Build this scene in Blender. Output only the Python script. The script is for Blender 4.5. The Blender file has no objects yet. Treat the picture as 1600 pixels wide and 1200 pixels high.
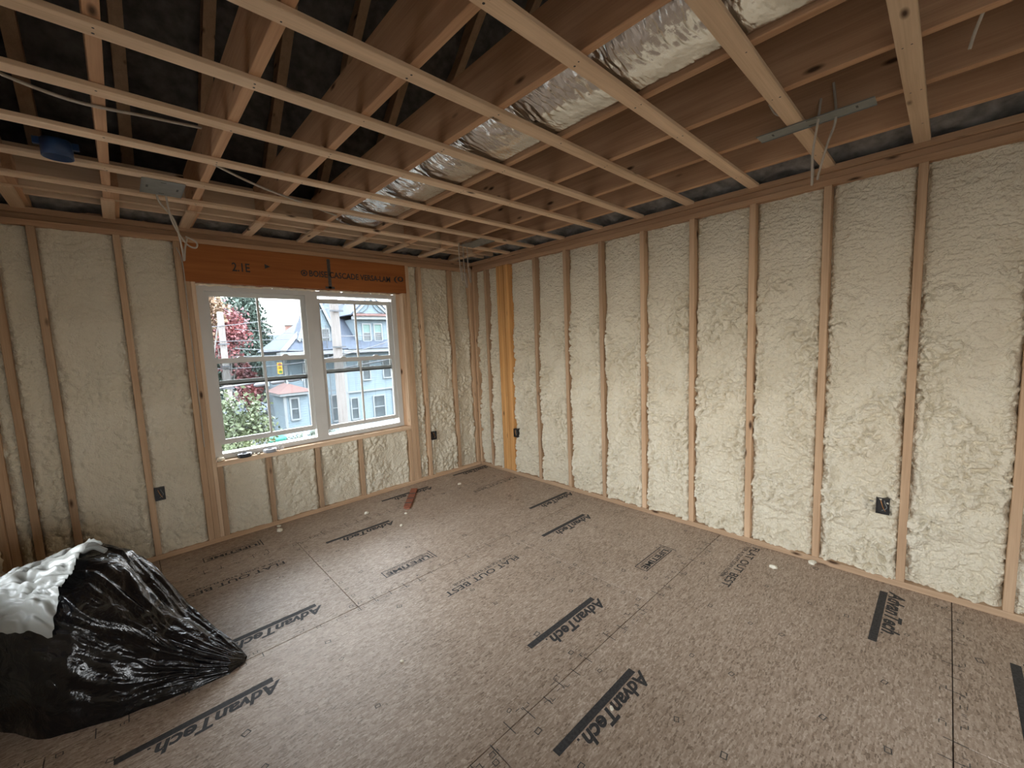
import bpy, bmesh, math, random
import numpy as np
from mathutils import Matrix, Vector

scene = bpy.context.scene
COL = scene.collection
random.seed(7)

# ------------------------------------------------------------------ camera, sky, exposure
cam_data = bpy.data.cameras.new('camera')
cam_data.sensor_width = 36.0
cam_data.lens = 642.836 * 36.0 / 1600.0
cam_data.clip_start = 0.05
cam_data.clip_end = 500
cam = bpy.data.objects.new('camera', cam_data)
COL.objects.link(cam)
_r = Vector((0.72442872, -0.68811621, -0.04122023))
_u = Vector((0.09986776, 0.04559695, 0.99395541))
_f = Vector((0.68207731, 0.72416641, -0.10175236))
_m = Matrix.Identity(4)
for i in range(3):
    _m[i][0] = _r[i]; _m[i][1] = _u[i]; _m[i][2] = -_f[i]
_m[0][3], _m[1][3], _m[2][3] = -3.17156, -4.00465, 1.52377
cam.matrix_world = _m
scene.camera = cam

world = bpy.data.worlds.new('sky')
scene.world = world
world.use_nodes = True
wn = world.node_tree
for n in list(wn.nodes):
    wn.nodes.remove(n)
w_out = wn.nodes.new('ShaderNodeOutputWorld')
w_bg = wn.nodes.new('ShaderNodeBackground')
# overcast late-afternoon sky: depends on elevation only, paler and warmer at the horizon, brighter and bluer overhead
w_tc = wn.nodes.new('ShaderNodeTexCoord')
w_sep = wn.nodes.new('ShaderNodeSeparateXYZ')
w_ramp = wn.nodes.new('ShaderNodeValToRGB')
_e = w_ramp.color_ramp.elements
_e[0].position = 0.0; _e[0].color = (0.37, 0.35, 0.325, 1)
_e[1].position = 1.0; _e[1].color = (0.85, 0.92, 1.0, 1)
_k = _e.new(0.35); _k.color = (0.585, 0.62, 0.665, 1)
wn.links.new(w_tc.outputs['Generated'], w_sep.inputs[0])
wn.links.new(w_sep.outputs['Z'], w_ramp.inputs[0])
wn.links.new(w_ramp.outputs[0], w_bg.inputs[0])
w_bg.inputs['Strength'].default_value = 28.0
wn.links.new(w_bg.outputs[0], w_out.inputs[0])

vs = scene.view_settings
vs.view_transform = 'Standard'
vs.look = 'None'
vs.gamma = 1.0
vs.use_curve_mapping = False
vs.exposure = 0.25

# portals: they emit nothing, they only help the sampler find the sky through the window openings
def portal(name, loc, rot, sx, sy):
    l = bpy.data.lights.new(name, 'AREA')
    l.shape = 'RECTANGLE'; l.size = sx; l.size_y = sy
    l.cycles.is_portal = True
    o = bpy.data.objects.new(name, l)
    o.location = loc; o.rotation_euler = rot
    COL.objects.link(o)
portal('window_portal', (-1.83, 0.19, 1.37), (math.radians(-90), 0, 0), 1.74, 1.44)
portal('added_side_window_portal', (-3.97, -1.55, 1.37), (0, math.radians(-90), 0), 1.42, 1.3)  # this and the next two serve the windows added for extra daylight
portal('added_rear_side_window_portal', (-3.97, -5.0, 1.37), (0, math.radians(-90), 0), 1.42, 1.5)
portal('added_back_window_portal', (-2.75, -6.57, 1.37), (math.radians(90), 0, 0), 1.5, 1.42)

# ------------------------------------------------------------------ helpers
def tag(o, label=None, cat=None, group=None, kind=None):
    if label: o['label'] = label
    if cat: o['category'] = cat
    if group: o['group'] = group
    if kind: o['kind'] = kind
    return o

def empty(name, loc=(0, 0, 0), parent=None):
    o = bpy.data.objects.new(name, None)
    o.empty_display_size = 0.1
    o.location = loc
    if parent: o.parent = parent
    COL.objects.link(o)
    return o

def link(name, me, mat=None, parent=None, loc=(0, 0, 0), rot=(0, 0, 0)):
    o = bpy.data.objects.new(name, me)
    o.location = loc; o.rotation_euler = rot
    if mat and not me.materials: me.materials.append(mat)
    if parent: o.parent = parent
    COL.objects.link(o)
    return o

def world_to_parent(parent, loc):
    # all parents sit unrotated: plain offset from the chain of locations
    v = Vector(loc); p = parent
    while p is not None:
        v = v - Vector(p.location); p = p.parent
    return v

_boxcache = {}
def box(name, x0, x1, y0, y1, z0, z1, mat, parent=None, bev=0.002):
    dx, dy, dz = x1 - x0, y1 - y0, z1 - z0
    key = (round(dx, 4), round(dy, 4), round(dz, 4), mat.name, bev)
    me = _boxcache.get(key)
    if me is None:
        bm = bmesh.new()
        bmesh.ops.create_cube(bm, size=1.0, matrix=Matrix.Diagonal((dx, dy, dz, 1)))
        if bev and min(dx, dy, dz) > bev * 4:
            bmesh.ops.bevel(bm, geom=bm.edges[:], offset=bev, segments=1, affect='EDGES')
        me = bpy.data.meshes.new(name)
        bm.to_mesh(me); bm.free()
        me.materials.append(mat)
        _boxcache[key] = me
    c = ((x0 + x1) / 2, (y0 + y1) / 2, (z0 + z1) / 2)
    if parent: c = world_to_parent(parent, c)
    return link(name, me, None, parent, c)

def boxes_mesh(name, lst, mat, parent=None, origin=(0, 0, 0)):
    """several boxes that make ONE piece (a frame, a shell with an opening)"""
    bm = bmesh.new()
    for (x0, x1, y0, y1, z0, z1) in lst:
        m = Matrix.Translation(((x0 + x1) / 2 - origin[0], (y0 + y1) / 2 - origin[1], (z0 + z1) / 2 - origin[2])) @ Matrix.Diagonal((x1 - x0, y1 - y0, z1 - z0, 1))
        bmesh.ops.create_cube(bm, size=1.0, matrix=m)
    me = bpy.data.meshes.new(name); bm.to_mesh(me); bm.free()
    loc = world_to_parent(parent, origin) if parent else origin
    return link(name, me, mat, parent, loc)

def mesh_np(name, V, F, mat, parent=None, smooth=True, origin=None):
    V = np.asarray(V, dtype=np.float64)
    if origin is None: origin = (0, 0, 0)
    V = V - np.asarray(origin)
    F = np.asarray(F)
    me = bpy.data.meshes.new(name)
    n, k = F.shape
    me.vertices.add(len(V)); me.vertices.foreach_set('co', V.ravel())
    me.loops.add(n * k); me.loops.foreach_set('vertex_index', F.ravel().astype(np.int32))
    me.polygons.add(n)
    me.polygons.foreach_set('loop_start', (np.arange(n) * k).astype(np.int32))
    me.polygons.foreach_set('loop_total', np.full(n, k, dtype=np.int32))
    if smooth: me.polygons.foreach_set('use_smooth', np.ones(n, dtype=bool))
    me.update(calc_edges=True); me.validate()
    loc = world_to_parent(parent, origin) if parent else origin
    return link(name, me, mat, parent, loc)

def poly_mesh(name, V, F, mat, parent=None, origin=(0, 0, 0), smooth=False):
    me = bpy.data.meshes.new(name)
    me.from_pydata([tuple(Vector(v) - Vector(origin)) for v in V], [], F)
    me.update()
    if smooth:
        for p in me.polygons: p.use_smooth = True
    loc = world_to_parent(parent, origin) if parent else origin
    return link(name, me, mat, parent, loc)

def grid_faces(nu, nv, wrap=False):
    i, j = np.meshgrid(np.arange(nu - 1), np.arange(nv - (0 if wrap else 1)), indexing='ij')
    a = i * nv + j; b = (i + 1) * nv + j
    j2 = (j + 1) % nv
    return np.stack([a, b, (i + 1) * nv + j2, i * nv + j2], -1).reshape(-1, 4)

def catmull(P, n=8):
    P = [np.array(p, float) for p in P]
    P = [2 * P[0] - P[1]] + P + [2 * P[-1] - P[-2]]
    out = []
    for i in range(1, len(P) - 2):
        p0, p1, p2, p3 = P[i - 1:i + 3]
        for k in range(n):
            t = k / n
            out.append(0.5 * ((2 * p1) + (-p0 + p2) * t + (2 * p0 - 5 * p1 + 4 * p2 - p3) * t * t + (-p0 + 3 * p1 - 3 * p2 + p3) * t ** 3))
    out.append(P[-2])
    return np.array(out)

def tube_vf(P, rad, seg=7):
    P = np.asarray(P, float)
    T = np.gradient(P, axis=0); T /= np.linalg.norm(T, axis=1)[:, None] + 1e-9
    ref = np.array([0.31, 0.17, 0.93]); V = []
    N = np.cross(T[0], ref); N /= np.linalg.norm(N)
    R = rad if np.ndim(rad) else np.full(len(P), rad)
    for p, t, r in zip(P, T, R):
        N = N - t * (N @ t); N /= np.linalg.norm(N) + 1e-9
        B = np.cross(t, N)
        for k in range(seg):
            a = 2 * math.pi * k / seg
            V.append(p + r * (math.cos(a) * N + math.sin(a) * B))
    F = grid_faces(len(P), seg, wrap=True)
    return np.array(V), F

def tube(name, P, rad, mat, parent=None, seg=7, smooth_n=8, origin=None):
    C = catmull(P, smooth_n) if smooth_n else np.array(P, float)
    V, F = tube_vf(C, rad, seg)
    if origin is None: origin = tuple(C[0])
    return mesh_np(name, V, F, mat, parent, True, origin)

def lathe(name, prof, mat, parent=None, seg=28, origin=(0, 0, 0), axis='Z'):
    V = []
    for (r, z) in prof:
        for k in range(seg):
            a = 2 * math.pi * k / seg
            p = (r * math.cos(a), r * math.sin(a), z)
            if axis == 'X': p = (p[2], p[0], p[1])
            if axis == 'Y': p = (p[0], p[2], p[1])
            V.append(p)
    F = grid_faces(len(prof), seg, wrap=True)
    V = np.array(V) + np.array(origin)
    return mesh_np(name, V, F, mat, parent, False, origin)

# gradient noise
def _hash(ix, iy, seed):
    h = (ix.astype(np.int64) * 374761393 + iy.astype(np.int64) * 668265263 + seed * 974711) & 0xFFFFFFFF
    h = ((h ^ (h >> 13)) * 1274126177) & 0xFFFFFFFF
    h = h ^ (h >> 16)
    return h.astype(np.float64) / 4294967296.0
def perlin(x, y, seed=0):
    x = np.asarray(x, float); y = np.asarray(y, float)
    x0 = np.floor(x); y0 = np.floor(y); fx = x - x0; fy = y - y0
    def g(ix, iy, dx, dy):
        a = _hash(ix, iy, seed) * 2 * np.pi
        return np.cos(a) * dx + np.sin(a) * dy
    u = fx * fx * fx * (fx * (fx * 6 - 15) + 10); v = fy * fy * fy * (fy * (fy * 6 - 15) + 10)
    a = g(x0, y0, fx, fy); b = g(x0 + 1, y0, fx - 1, fy); c = g(x0, y0 + 1, fx, fy - 1); d = g(x0 + 1, y0 + 1, fx - 1, fy - 1)
    return ((a * (1 - u) + b * u) * (1 - v) + (c * (1 - u) + d * u) * v) * 1.5
def bubbles(x, y, seed=0, r=0.78):
    """packed round lumps: height 0..1 of the tallest dome over each point"""
    x = np.asarray(x, float); y = np.asarray(y, float)
    x0 = np.floor(x); y0 = np.floor(y); h = np.zeros_like(x)
    for i in (-1, 0, 1):
        for j in (-1, 0, 1):
            cx = x0 + i; cy = y0 + j
            px = cx + _hash(cx, cy, seed); py = cy + _hash(cx, cy, seed + 77)
            rr = r * (0.65 + 0.6 * _hash(cx, cy, seed + 33))
            d2 = ((x - px) ** 2 + (y - py) ** 2) / (rr * rr)
            h = np.maximum(h, np.sqrt(np.maximum(0, 1 - d2)) * rr / r)
    return h
def sstep(a, b, x):
    t = np.clip((x - a) / (b - a), 0, 1); return t * t * (3 - 2 * t)

def text_verts(s, shear=0.0, bold=0.0):
    cu = bpy.data.curves.new('txt', 'FONT')
    cu.body = s; cu.shear = shear; cu.offset = bold; cu.size = 1.0; cu.resolution_u = 3
    ob = bpy.data.objects.new('txt', cu)
    COL.objects.link(ob)
    dg = bpy.context.evaluated_depsgraph_get()
    me = ob.evaluated_get(dg).to_mesh()
    V = np.array([v.co[:2] for v in me.vertices]); F = [list(p.vertices) for p in me.polygons]
    ob.evaluated_get(dg).to_mesh_clear()
    bpy.data.objects.remove(ob); bpy.data.curves.remove(cu)
    return V, F
_tc = {}
def text_fit(s, u0, v0, w, h, shear=0.0, bold=0.0):
    """text as flat faces fitted into the box (u0,v0)-(u0+w,v0+h)"""
    k = (s, shear, bold)
    if k not in _tc: _tc[k] = text_verts(s, shear, bold)
    V, F = _tc[k]
    lo = V.min(0); hi = V.max(0)
    return (V - lo) / (hi - lo) * np.array([w, h]) + np.array([u0, v0]), F
def rect_uv(u0, v0, u1, v1):
    return np.array([(u0, v0), (u1, v0), (u1, v1), (u0, v1)], float), [[0, 1, 2, 3]]
def join_uv(lst):
    V = []; F = []; n = 0
    for v, f in lst:
        V.append(v); F += [[i + n for i in q] for q in f]; n += len(v)
    return np.concatenate(V), F

# ------------------------------------------------------------------ materials
def new_mat(name):
    m = bpy.data.materials.new(name); m.use_nodes = True
    return m, m.node_tree, m.node_tree.nodes['Principled BSDF']
def N(nt, t, **kw):
    n = nt.nodes.new(t)
    for k, v in kw.items(): setattr(n, k, v)
    return n
def ramp(nt, stops):
    r = nt.nodes.new('ShaderNodeValToRGB'); e = r.color_ramp.elements
    while len(e) < len(stops): e.new(0.5)
    for el, (p, c) in zip(e, stops):
        el.position = p; el.color = (*c, 1) if len(c) == 3 else c
    return r
def plain(name, col, rough=0.6, metal=0.0, var=0.12, scale=8.0, bump=0.0, bscale=40.0, spec=0.5):
    m, nt, b = new_mat(name)
    tc = N(nt, 'ShaderNodeTexCoord'); no = N(nt, 'ShaderNodeTexNoise')
    no.inputs['Scale'].default_value = scale; no.inputs['Detail'].default_value = 4
    nt.links.new(tc.outputs['Object'], no.inputs['Vector'])
    lo = tuple(c * (1 - var) for c in col); hi = tuple(min(1, c * (1 + var)) for c in col)
    r = ramp(nt, [(0.3, lo), (0.7, hi)])
    nt.links.new(no.outputs['Fac'], r.inputs[0]); nt.links.new(r.outputs[0], b.inputs['Base Color'])
    b.inputs['Roughness'].default_value = rough; b.inputs['Metallic'].default_value = metal
    b.inputs['Specular IOR Level'].default_value = spec
    if bump:
        n2 = N(nt, 'ShaderNodeTexNoise'); n2.inputs['Scale'].default_value = bscale; n2.inputs['Detail'].default_value = 5
        nt.links.new(tc.outputs['Object'], n2.inputs['Vector'])
        bp = N(nt, 'ShaderNodeBump'); bp.inputs['Strength'].default_value = bump; bp.inputs['Distance'].default_value = 0.01
        nt.links.new(n2.outputs['Fac'], bp.inputs['Height']); nt.links.new(bp.outputs[0], b.inputs['Normal'])
    return m

def wood(name, c_dark, c_light, axis='Z', knots=True, rough=0.75, vary=0.16, knot_col=(0.07, 0.035, 0.018)):
    m, nt, b = new_mat(name)
    L = nt.links
    tc = N(nt, 'ShaderNodeTexCoord'); oi = N(nt, 'ShaderNodeObjectInfo')
    mul = N(nt, 'ShaderNodeVectorMath', operation='MULTIPLY'); mul.inputs[1].default_value = (31.7, 17.3, 23.9)
    L.new(oi.outputs['Random'], mul.inputs[0])
    add = N(nt, 'ShaderNodeVectorMath', operation='ADD')
    L.new(tc.outputs['Object'], add.inputs[0]); L.new(mul.outputs[0], add.inputs[1])
    def mapped(sa, sc):
        mp = N(nt, 'ShaderNodeMapping')
        mp.inputs['Scale'].default_value = {'X': (sa, sc, sc), 'Y': (sc, sa, sc), 'Z': (sc, sc, sa)}[axis]
        L.new(add.outputs[0], mp.inputs['Vector']); return mp
    g1 = N(nt, 'ShaderNodeTexNoise'); g1.inputs['Scale'].default_value = 1.0; g1.inputs['Detail'].default_value = 5; g1.inputs['Distortion'].default_value = 0.6
    L.new(mapped(1.3, 26).outputs[0], g1.inputs['Vector'])
    g2 = N(nt, 'ShaderNodeTexNoise'); g2.inputs['Scale'].default_value = 1.0; g2.inputs['Detail'].default_value = 3
    L.new(mapped(4, 190).outputs[0], g2.inputs['Vector'])
    g3 = N(nt, 'ShaderNodeTexNoise'); g3.inputs['Scale'].default_value = 1.0; g3.inputs['Detail'].default_value = 2
    L.new(mapped(1.1, 3.0).outputs[0], g3.inputs['Vector'])
    mx = N(nt, 'ShaderNodeMath', operation='ADD')
    m1 = N(nt, 'ShaderNodeMath', operation='MULTIPLY'); m1.inputs[1].default_value = 0.45
    m2 = N(nt, 'ShaderNodeMath', operation='MULTIPLY'); m2.inputs[1].default_value = 0.25
    m3 = N(nt, 'ShaderNodeMath', operation='MULTIPLY_ADD'); m3.inputs[1].default_value = 0.30
    L.new(g1.outputs['Fac'], m1.inputs[0]); L.new(g2.outputs['Fac'], m2.inputs[0])
    L.new(m1.outputs[0], mx.inputs[0]); L.new(m2.outputs[0], mx.inputs[1])
    L.new(g3.outputs['Fac'], m3.inputs[0]); L.new(mx.outputs[0], m3.inputs[2])
    r = ramp(nt, [(0.34, c_dark), (0.66, c_light)])
    L.new(m3.outputs[0], r.inputs[0])
    hs = N(nt, 'ShaderNodeHueSaturation')
    mr = N(nt, 'ShaderNodeMapRange'); mr.inputs[3].default_value = 1 - vary; mr.inputs[4].default_value = 1 + vary
    L.new(oi.outputs['Random'], mr.inputs[0]); L.new(mr.outputs[0], hs.inputs['Value'])
    L.new(r.outputs[0], hs.inputs['Color'])
    col = hs.outputs[0]
    if knots:
        vo = N(nt, 'ShaderNodeTexVoronoi'); vo.inputs['Scale'].default_value = 1.0
        L.new(mapped(3.1, 9.0).outputs[0], vo.inputs['Vector'])
        kr = ramp(nt, [(0.05, (1, 1, 1)), (0.13, (0, 0, 0))])
        L.new(vo.outputs['Distance'], kr.inputs[0])
        mix = N(nt, 'ShaderNodeMix', data_type='RGBA')
        L.new(kr.outputs[0], mix.inputs['Factor']); L.new(col, mix.inputs[6]); mix.inputs[7].default_value = (*knot_col, 1)
        col = mix.outputs[2]
    L.new(col, b.inputs['Base Color'])
    b.inputs['Roughness'].default_value = rough
    b.inputs['Specular IOR Level'].default_value = 0.25
    bp = N(nt, 'ShaderNodeBump'); bp.inputs['Strength'].default_value = 0.25; bp.inputs['Distance'].default_value = 0.002
    L.new(m3.outputs[0], bp.inputs['Height']); L.new(bp.outputs[0], b.inputs['Normal'])
    return m

STUD_D, STUD_L = (0.40, 0.25, 0.145), (0.62, 0.43, 0.275)
M = {}
for ax in 'XYZ':
    M['stud' + ax] = wood('stud_lumber_' + ax, STUD_D, STUD_L, ax)
    M['joist' + ax] = wood('joist_lumber_' + ax, (0.37, 0.20, 0.108), (0.60, 0.365, 0.215), ax, vary=0.1)
    M['batten' + ax] = wood('strapping_lumber_' + ax, (0.54, 0.37, 0.235), (0.78, 0.58, 0.40), ax)
M['plateX'] = wood('plate_lumber_X', (0.33, 0.19, 0.105), (0.52, 0.33, 0.2), 'X')
M['plateY'] = wood('plate_lumber_Y', (0.33, 0.19, 0.105), (0.52, 0.33, 0.2), 'Y')
for ax in 'XY': M['lvl' + ax] = wood('laminated_header_' + ax, (0.27, 0.085, 0.022), (0.42, 0.15, 0.042), ax, knots=False, vary=0.03)
M['lvlZ'] = wood('laminated_post_Z', (0.52, 0.25, 0.085), (0.78, 0.44, 0.17), 'Z', vary=0.12)
M['rafter'] = wood('rafter_lumber', (0.3, 0.19, 0.11), (0.47, 0.31, 0.19), 'Y', vary=0.1)
M['sheath'] = plain('sheathing', (0.45, 0.33, 0.2), 0.8, var=0.2, scale=14)
M['vinyl'] = plain('white_vinyl', (0.62, 0.605, 0.57), 0.35, var=0.04, scale=5)
M['darkseal'] = plain('dark_weatherstrip', (0.05, 0.055, 0.06), 0.6)
M['black_plastic'] = plain('black_plastic', (0.018, 0.016, 0.016), 0.45, var=0.2)
M['wire_white'] = plain('white_cable', (0.44, 0.38, 0.31), 0.5, var=0.1, scale=30)
M['wire_copper'] = plain('copper_wire', (0.6, 0.3, 0.12), 0.35, metal=1.0)
M['steel'] = plain('galvanised_steel', (0.24, 0.245, 0.23), 0.5, metal=0.35, var=0.1, scale=22)
M['blue_plastic'] = plain('blue_plastic', (0.007, 0.035, 0.11), 0.4, var=0.12)
M['ink'] = plain('black_ink', (0.035, 0.033, 0.033), 0.7, var=0.5, scale=90)
M['ink_soft'] = plain('faded_ink', (0.085, 0.075, 0.065), 0.8, var=0.5, scale=110)
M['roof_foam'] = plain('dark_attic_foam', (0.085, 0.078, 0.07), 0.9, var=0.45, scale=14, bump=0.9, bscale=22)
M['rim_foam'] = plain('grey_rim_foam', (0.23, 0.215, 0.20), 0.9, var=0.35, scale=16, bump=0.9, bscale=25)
M['crumb'] = plain('foam_crumb', (0.80, 0.74, 0.60), 0.85, var=0.08, scale=60)

def mat_foam():
    m, nt, b = new_mat('spray_foam'); L = nt.links
    tc = N(nt, 'ShaderNodeTexCoord')
    n1 = N(nt, 'ShaderNodeTexNoise'); n1.inputs['Scale'].default_value = 2.2; n1.inputs['Detail'].default_value = 4
    n2 = N(nt, 'ShaderNodeTexNoise'); n2.inputs['Scale'].default_value = 60; n2.inputs['Detail'].default_value = 4
    L.new(tc.outputs['Object'], n1.inputs['Vector']); L.new(tc.outputs['Object'], n2.inputs['Vector'])
    r = ramp(nt, [(0.3, (0.70, 0.62, 0.47)), (0.55, (0.775, 0.70, 0.55)), (0.75, (0.81, 0.755, 0.62))])
    mm = N(nt, 'ShaderNodeMath', operation='MULTIPLY_ADD'); mm.inputs[1].default_value = 0.25
    m5 = N(nt, 'ShaderNodeMath', operation='MULTIPLY'); m5.inputs[1].default_value = 0.75
    L.new(n1.outputs['Fac'], m5.inputs[0]); L.new(n2.outputs['Fac'], mm.inputs[0]); L.new(m5.outputs[0], mm.inputs[2])
    L.new(mm.outputs[0], r.inputs[0]); L.new(r.outputs[0], b.inputs['Base Color'])
    b.inputs['Roughness'].default_value = 0.7; b.inputs['Specular IOR Level'].default_value = 0.3
    bp = N(nt, 'ShaderNodeBump'); bp.inputs['Strength'].default_value = 0.7; bp.inputs['Distance'].default_value = 0.009
    vo = N(nt, 'ShaderNodeTexVoronoi', feature='SMOOTH_F1'); vo.inputs['Scale'].default_value = 85; vo.inputs['Smoothness'].default_value = 0.3
    L.new(tc.outputs['Object'], vo.inputs['Vector'])
    n3 = N(nt, 'ShaderNodeTexNoise'); n3.inputs['Scale'].default_value = 150; n3.inputs['Detail'].default_value = 3
    L.new(tc.outputs['Object'], n3.inputs['Vector'])
    hh_ = N(nt, 'ShaderNodeMath', operation='MULTIPLY_ADD'); hh_.inputs[1].default_value = -0.9
    L.new(vo.outputs['Distance'], hh_.inputs[0]); L.new(n3.outputs['Fac'], hh_.inputs[2])
    L.new(hh_.outputs[0], bp.inputs['Height']); L.new(bp.outputs[0], b.inputs['Normal'])
    return m
M['foam'] = mat_foam()

def mat_osb():
    m, nt, b = new_mat('osb_subfloor'); L = nt.links
    tc = N(nt, 'ShaderNodeTexCoord'); oi = N(nt, 'ShaderNodeObjectInfo')
    mul = N(nt, 'ShaderNodeVectorMath', operation='MULTIPLY'); mul.inputs[1].default_value = (41.0, 27.0, 0.0)
    L.new(oi.outputs['Random'], mul.inputs[0])
    add = N(nt, 'ShaderNodeVectorMath', operation='ADD')
    L.new(tc.outputs['Object'], add.inputs[0]); L.new(mul.outputs[0], add.inputs[1])
    def chips(ang, sa, sc):
        mp = N(nt, 'ShaderNodeMapping'); mp.inputs['Rotation'].default_value = (0, 0, math.radians(ang)); mp.inputs['Scale'].default_value = (sa, sc, 1)
        L.new(add.outputs[0], mp.inputs['Vector'])
        v = N(nt, 'ShaderNodeTexVoronoi', voronoi_dimensions='2D'); v.inputs['Scale'].default_value = 1.0
        L.new(mp.outputs[0], v.inputs['Vector'])
        sp_ = N(nt, 'ShaderNodeSeparateColor'); L.new(v.outputs['Color'], sp_.inputs[0]); return sp_
    def mixv(fac, x, y):
        mx = N(nt, 'ShaderNodeMix', data_type='FLOAT'); L.new(fac, mx.inputs[0]); L.new(x, mx.inputs[2]); L.new(y, mx.inputs[3]); return mx.outputs[0]
    def gate(x, thr):
        g = N(nt, 'ShaderNodeMath', operation='GREATER_THAN'); L.new(x, g.inputs[0]); g.inputs[1].default_value = thr; return g.outputs[0]
    c1 = chips(10, 34, 170); c2 = chips(62, 38, 160); c3 = chips(-48, 36, 175); c4 = chips(100, 42, 190)
    sel = chips(20, 46, 80)
    v = mixv(gate(sel.outputs[0], 0.45), c1.outputs[0], c2.outputs[0])
    v = mixv(gate(sel.outputs[1], 0.62), v, c3.outputs[0])
    v = mixv(gate(sel.outputs[2], 0.75), v, c4.outputs[0])
    e = N(nt, 'ShaderNodeTexNoise'); e.inputs['Scale'].default_value = 160; e.inputs['Detail'].default_value = 4
    L.new(add.outputs[0], e.inputs['Vector'])
    big = N(nt, 'ShaderNodeTexNoise'); big.inputs['Scale'].default_value = 2.2; big.inputs['Detail'].default_value = 4
    L.new(add.outputs[0], big.inputs['Vector'])
    a1 = N(nt, 'ShaderNodeMath', operation='MULTIPLY_ADD'); a1.inputs[1].default_value = 0.45; L.new(e.outputs['Fac'], a1.inputs[0])
    a0_ = N(nt, 'ShaderNodeMath', operation='MULTIPLY'); a0_.inputs[1].default_value = 0.36; L.new(v, a0_.inputs[0]); L.new(a0_.outputs[0], a1.inputs[2])
    a2 = N(nt, 'ShaderNodeMath', operation='MULTIPLY_ADD'); a2.inputs[1].default_value = 0.22; L.new(big.outputs['Fac'], a2.inputs[0]); L.new(a1.outputs[0], a2.inputs[2])
    base = ramp(nt, [(0.28, (0.165, 0.115, 0.08)), (0.40, (0.325, 0.238, 0.172)), (0.58, (0.42, 0.32, 0.242)), (0.70, (0.50, 0.40, 0.315)), (0.82, (0.68, 0.59, 0.50))])
    L.new(a2.outputs[0], base.inputs[0])
    col = base.outputs[0]
    L.new(col, b.inputs['Base Color'])
    rr = ramp(nt, [(0.3, (0.40, 0.40, 0.40)), (0.7, (0.56, 0.56, 0.56))]); L.new(e.outputs['Fac'], rr.inputs[0]); L.new(rr.outputs[0], b.inputs['Roughness'])
    b.inputs['Specular IOR Level'].default_value = 0.5
    bp = N(nt, 'ShaderNodeBump'); bp.inputs['Strength'].default_value = 0.12; bp.inputs['Distance'].default_value = 0.001
    L.new(v, bp.inputs['Height']); L.new(bp.outputs[0], b.inputs['Normal'])
    return m
M['osb'] = mat_osb()

def mat_glass(name, tint):
    m = bpy.data.materials.new(name); m.use_nodes = True; nt = m.node_tree
    for n in list(nt.nodes): nt.nodes.remove(n)
    o = N(nt, 'ShaderNodeOutputMaterial'); t = N(nt, 'ShaderNodeBsdfTransparent'); t.inputs[0].default_value = (*tint, 1)
    g = N(nt, 'ShaderNodeBsdfGlossy'); g.inputs['Roughness'].default_value = 0.02
    fr = N(nt, 'ShaderNodeFresnel'); fr.inputs['IOR'].default_value = 1.45
    mx = N(nt, 'ShaderNodeMixShader')
    nt.links.new(fr.outputs[0], mx.inputs[0]); nt.links.new(t.outputs[0], mx.inputs[1]); nt.links.new(g.outputs[0], mx.inputs[2]); nt.links.new(mx.outputs[0], o.inputs[0])
    return m
M['glass'] = mat_glass('lowe_window_glass', (0.72, 0.735, 0.735))
M['glass_clear'] = mat_glass('clear_window_glass', (0.93, 0.94, 0.94))

def mat_foil():
    m, nt, b = new_mat('foil_jacket'); L = nt.links
    b.inputs['Base Color'].default_value = (0.66, 0.65, 0.64, 1); b.inputs['Metallic'].default_value = 1.0; b.inputs['Roughness'].default_value = 0.2
    tc = N(nt, 'ShaderNodeTexCoord'); mp = N(nt, 'ShaderNodeMapping'); mp.inputs['Scale'].default_value = (30, 90, 30)
    no = N(nt, 'ShaderNodeTexNoise'); no.inputs['Scale'].default_value = 1; no.inputs['Detail'].default_value = 3
    L.new(tc.outputs['Object'], mp.inputs['Vector']); L.new(mp.outputs[0], no.inputs['Vector'])
    vo = N(nt, 'ShaderNodeTexVoronoi'); vo.inputs['Scale'].default_value = 45; L.new(tc.outputs['Object'], vo.inputs['Vector'])
    ad = N(nt, 'ShaderNodeMath', operation='MULTIPLY_ADD'); ad.inputs[1].default_value = 0.25
    L.new(vo.outputs['Distance'], ad.inputs[0]); L.new(no.outputs['Fac'], ad.inputs[2])
    bp = N(nt, 'ShaderNodeBump'); bp.inputs['Strength'].default_value = 0.35; bp.inputs['Distance'].default_value = 0.006
    L.new(ad.outputs[0], bp.inputs['Height']); L.new(bp.outputs[0], b.inputs['Normal'])
    return m
M['foil'] = mat_foil()

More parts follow.
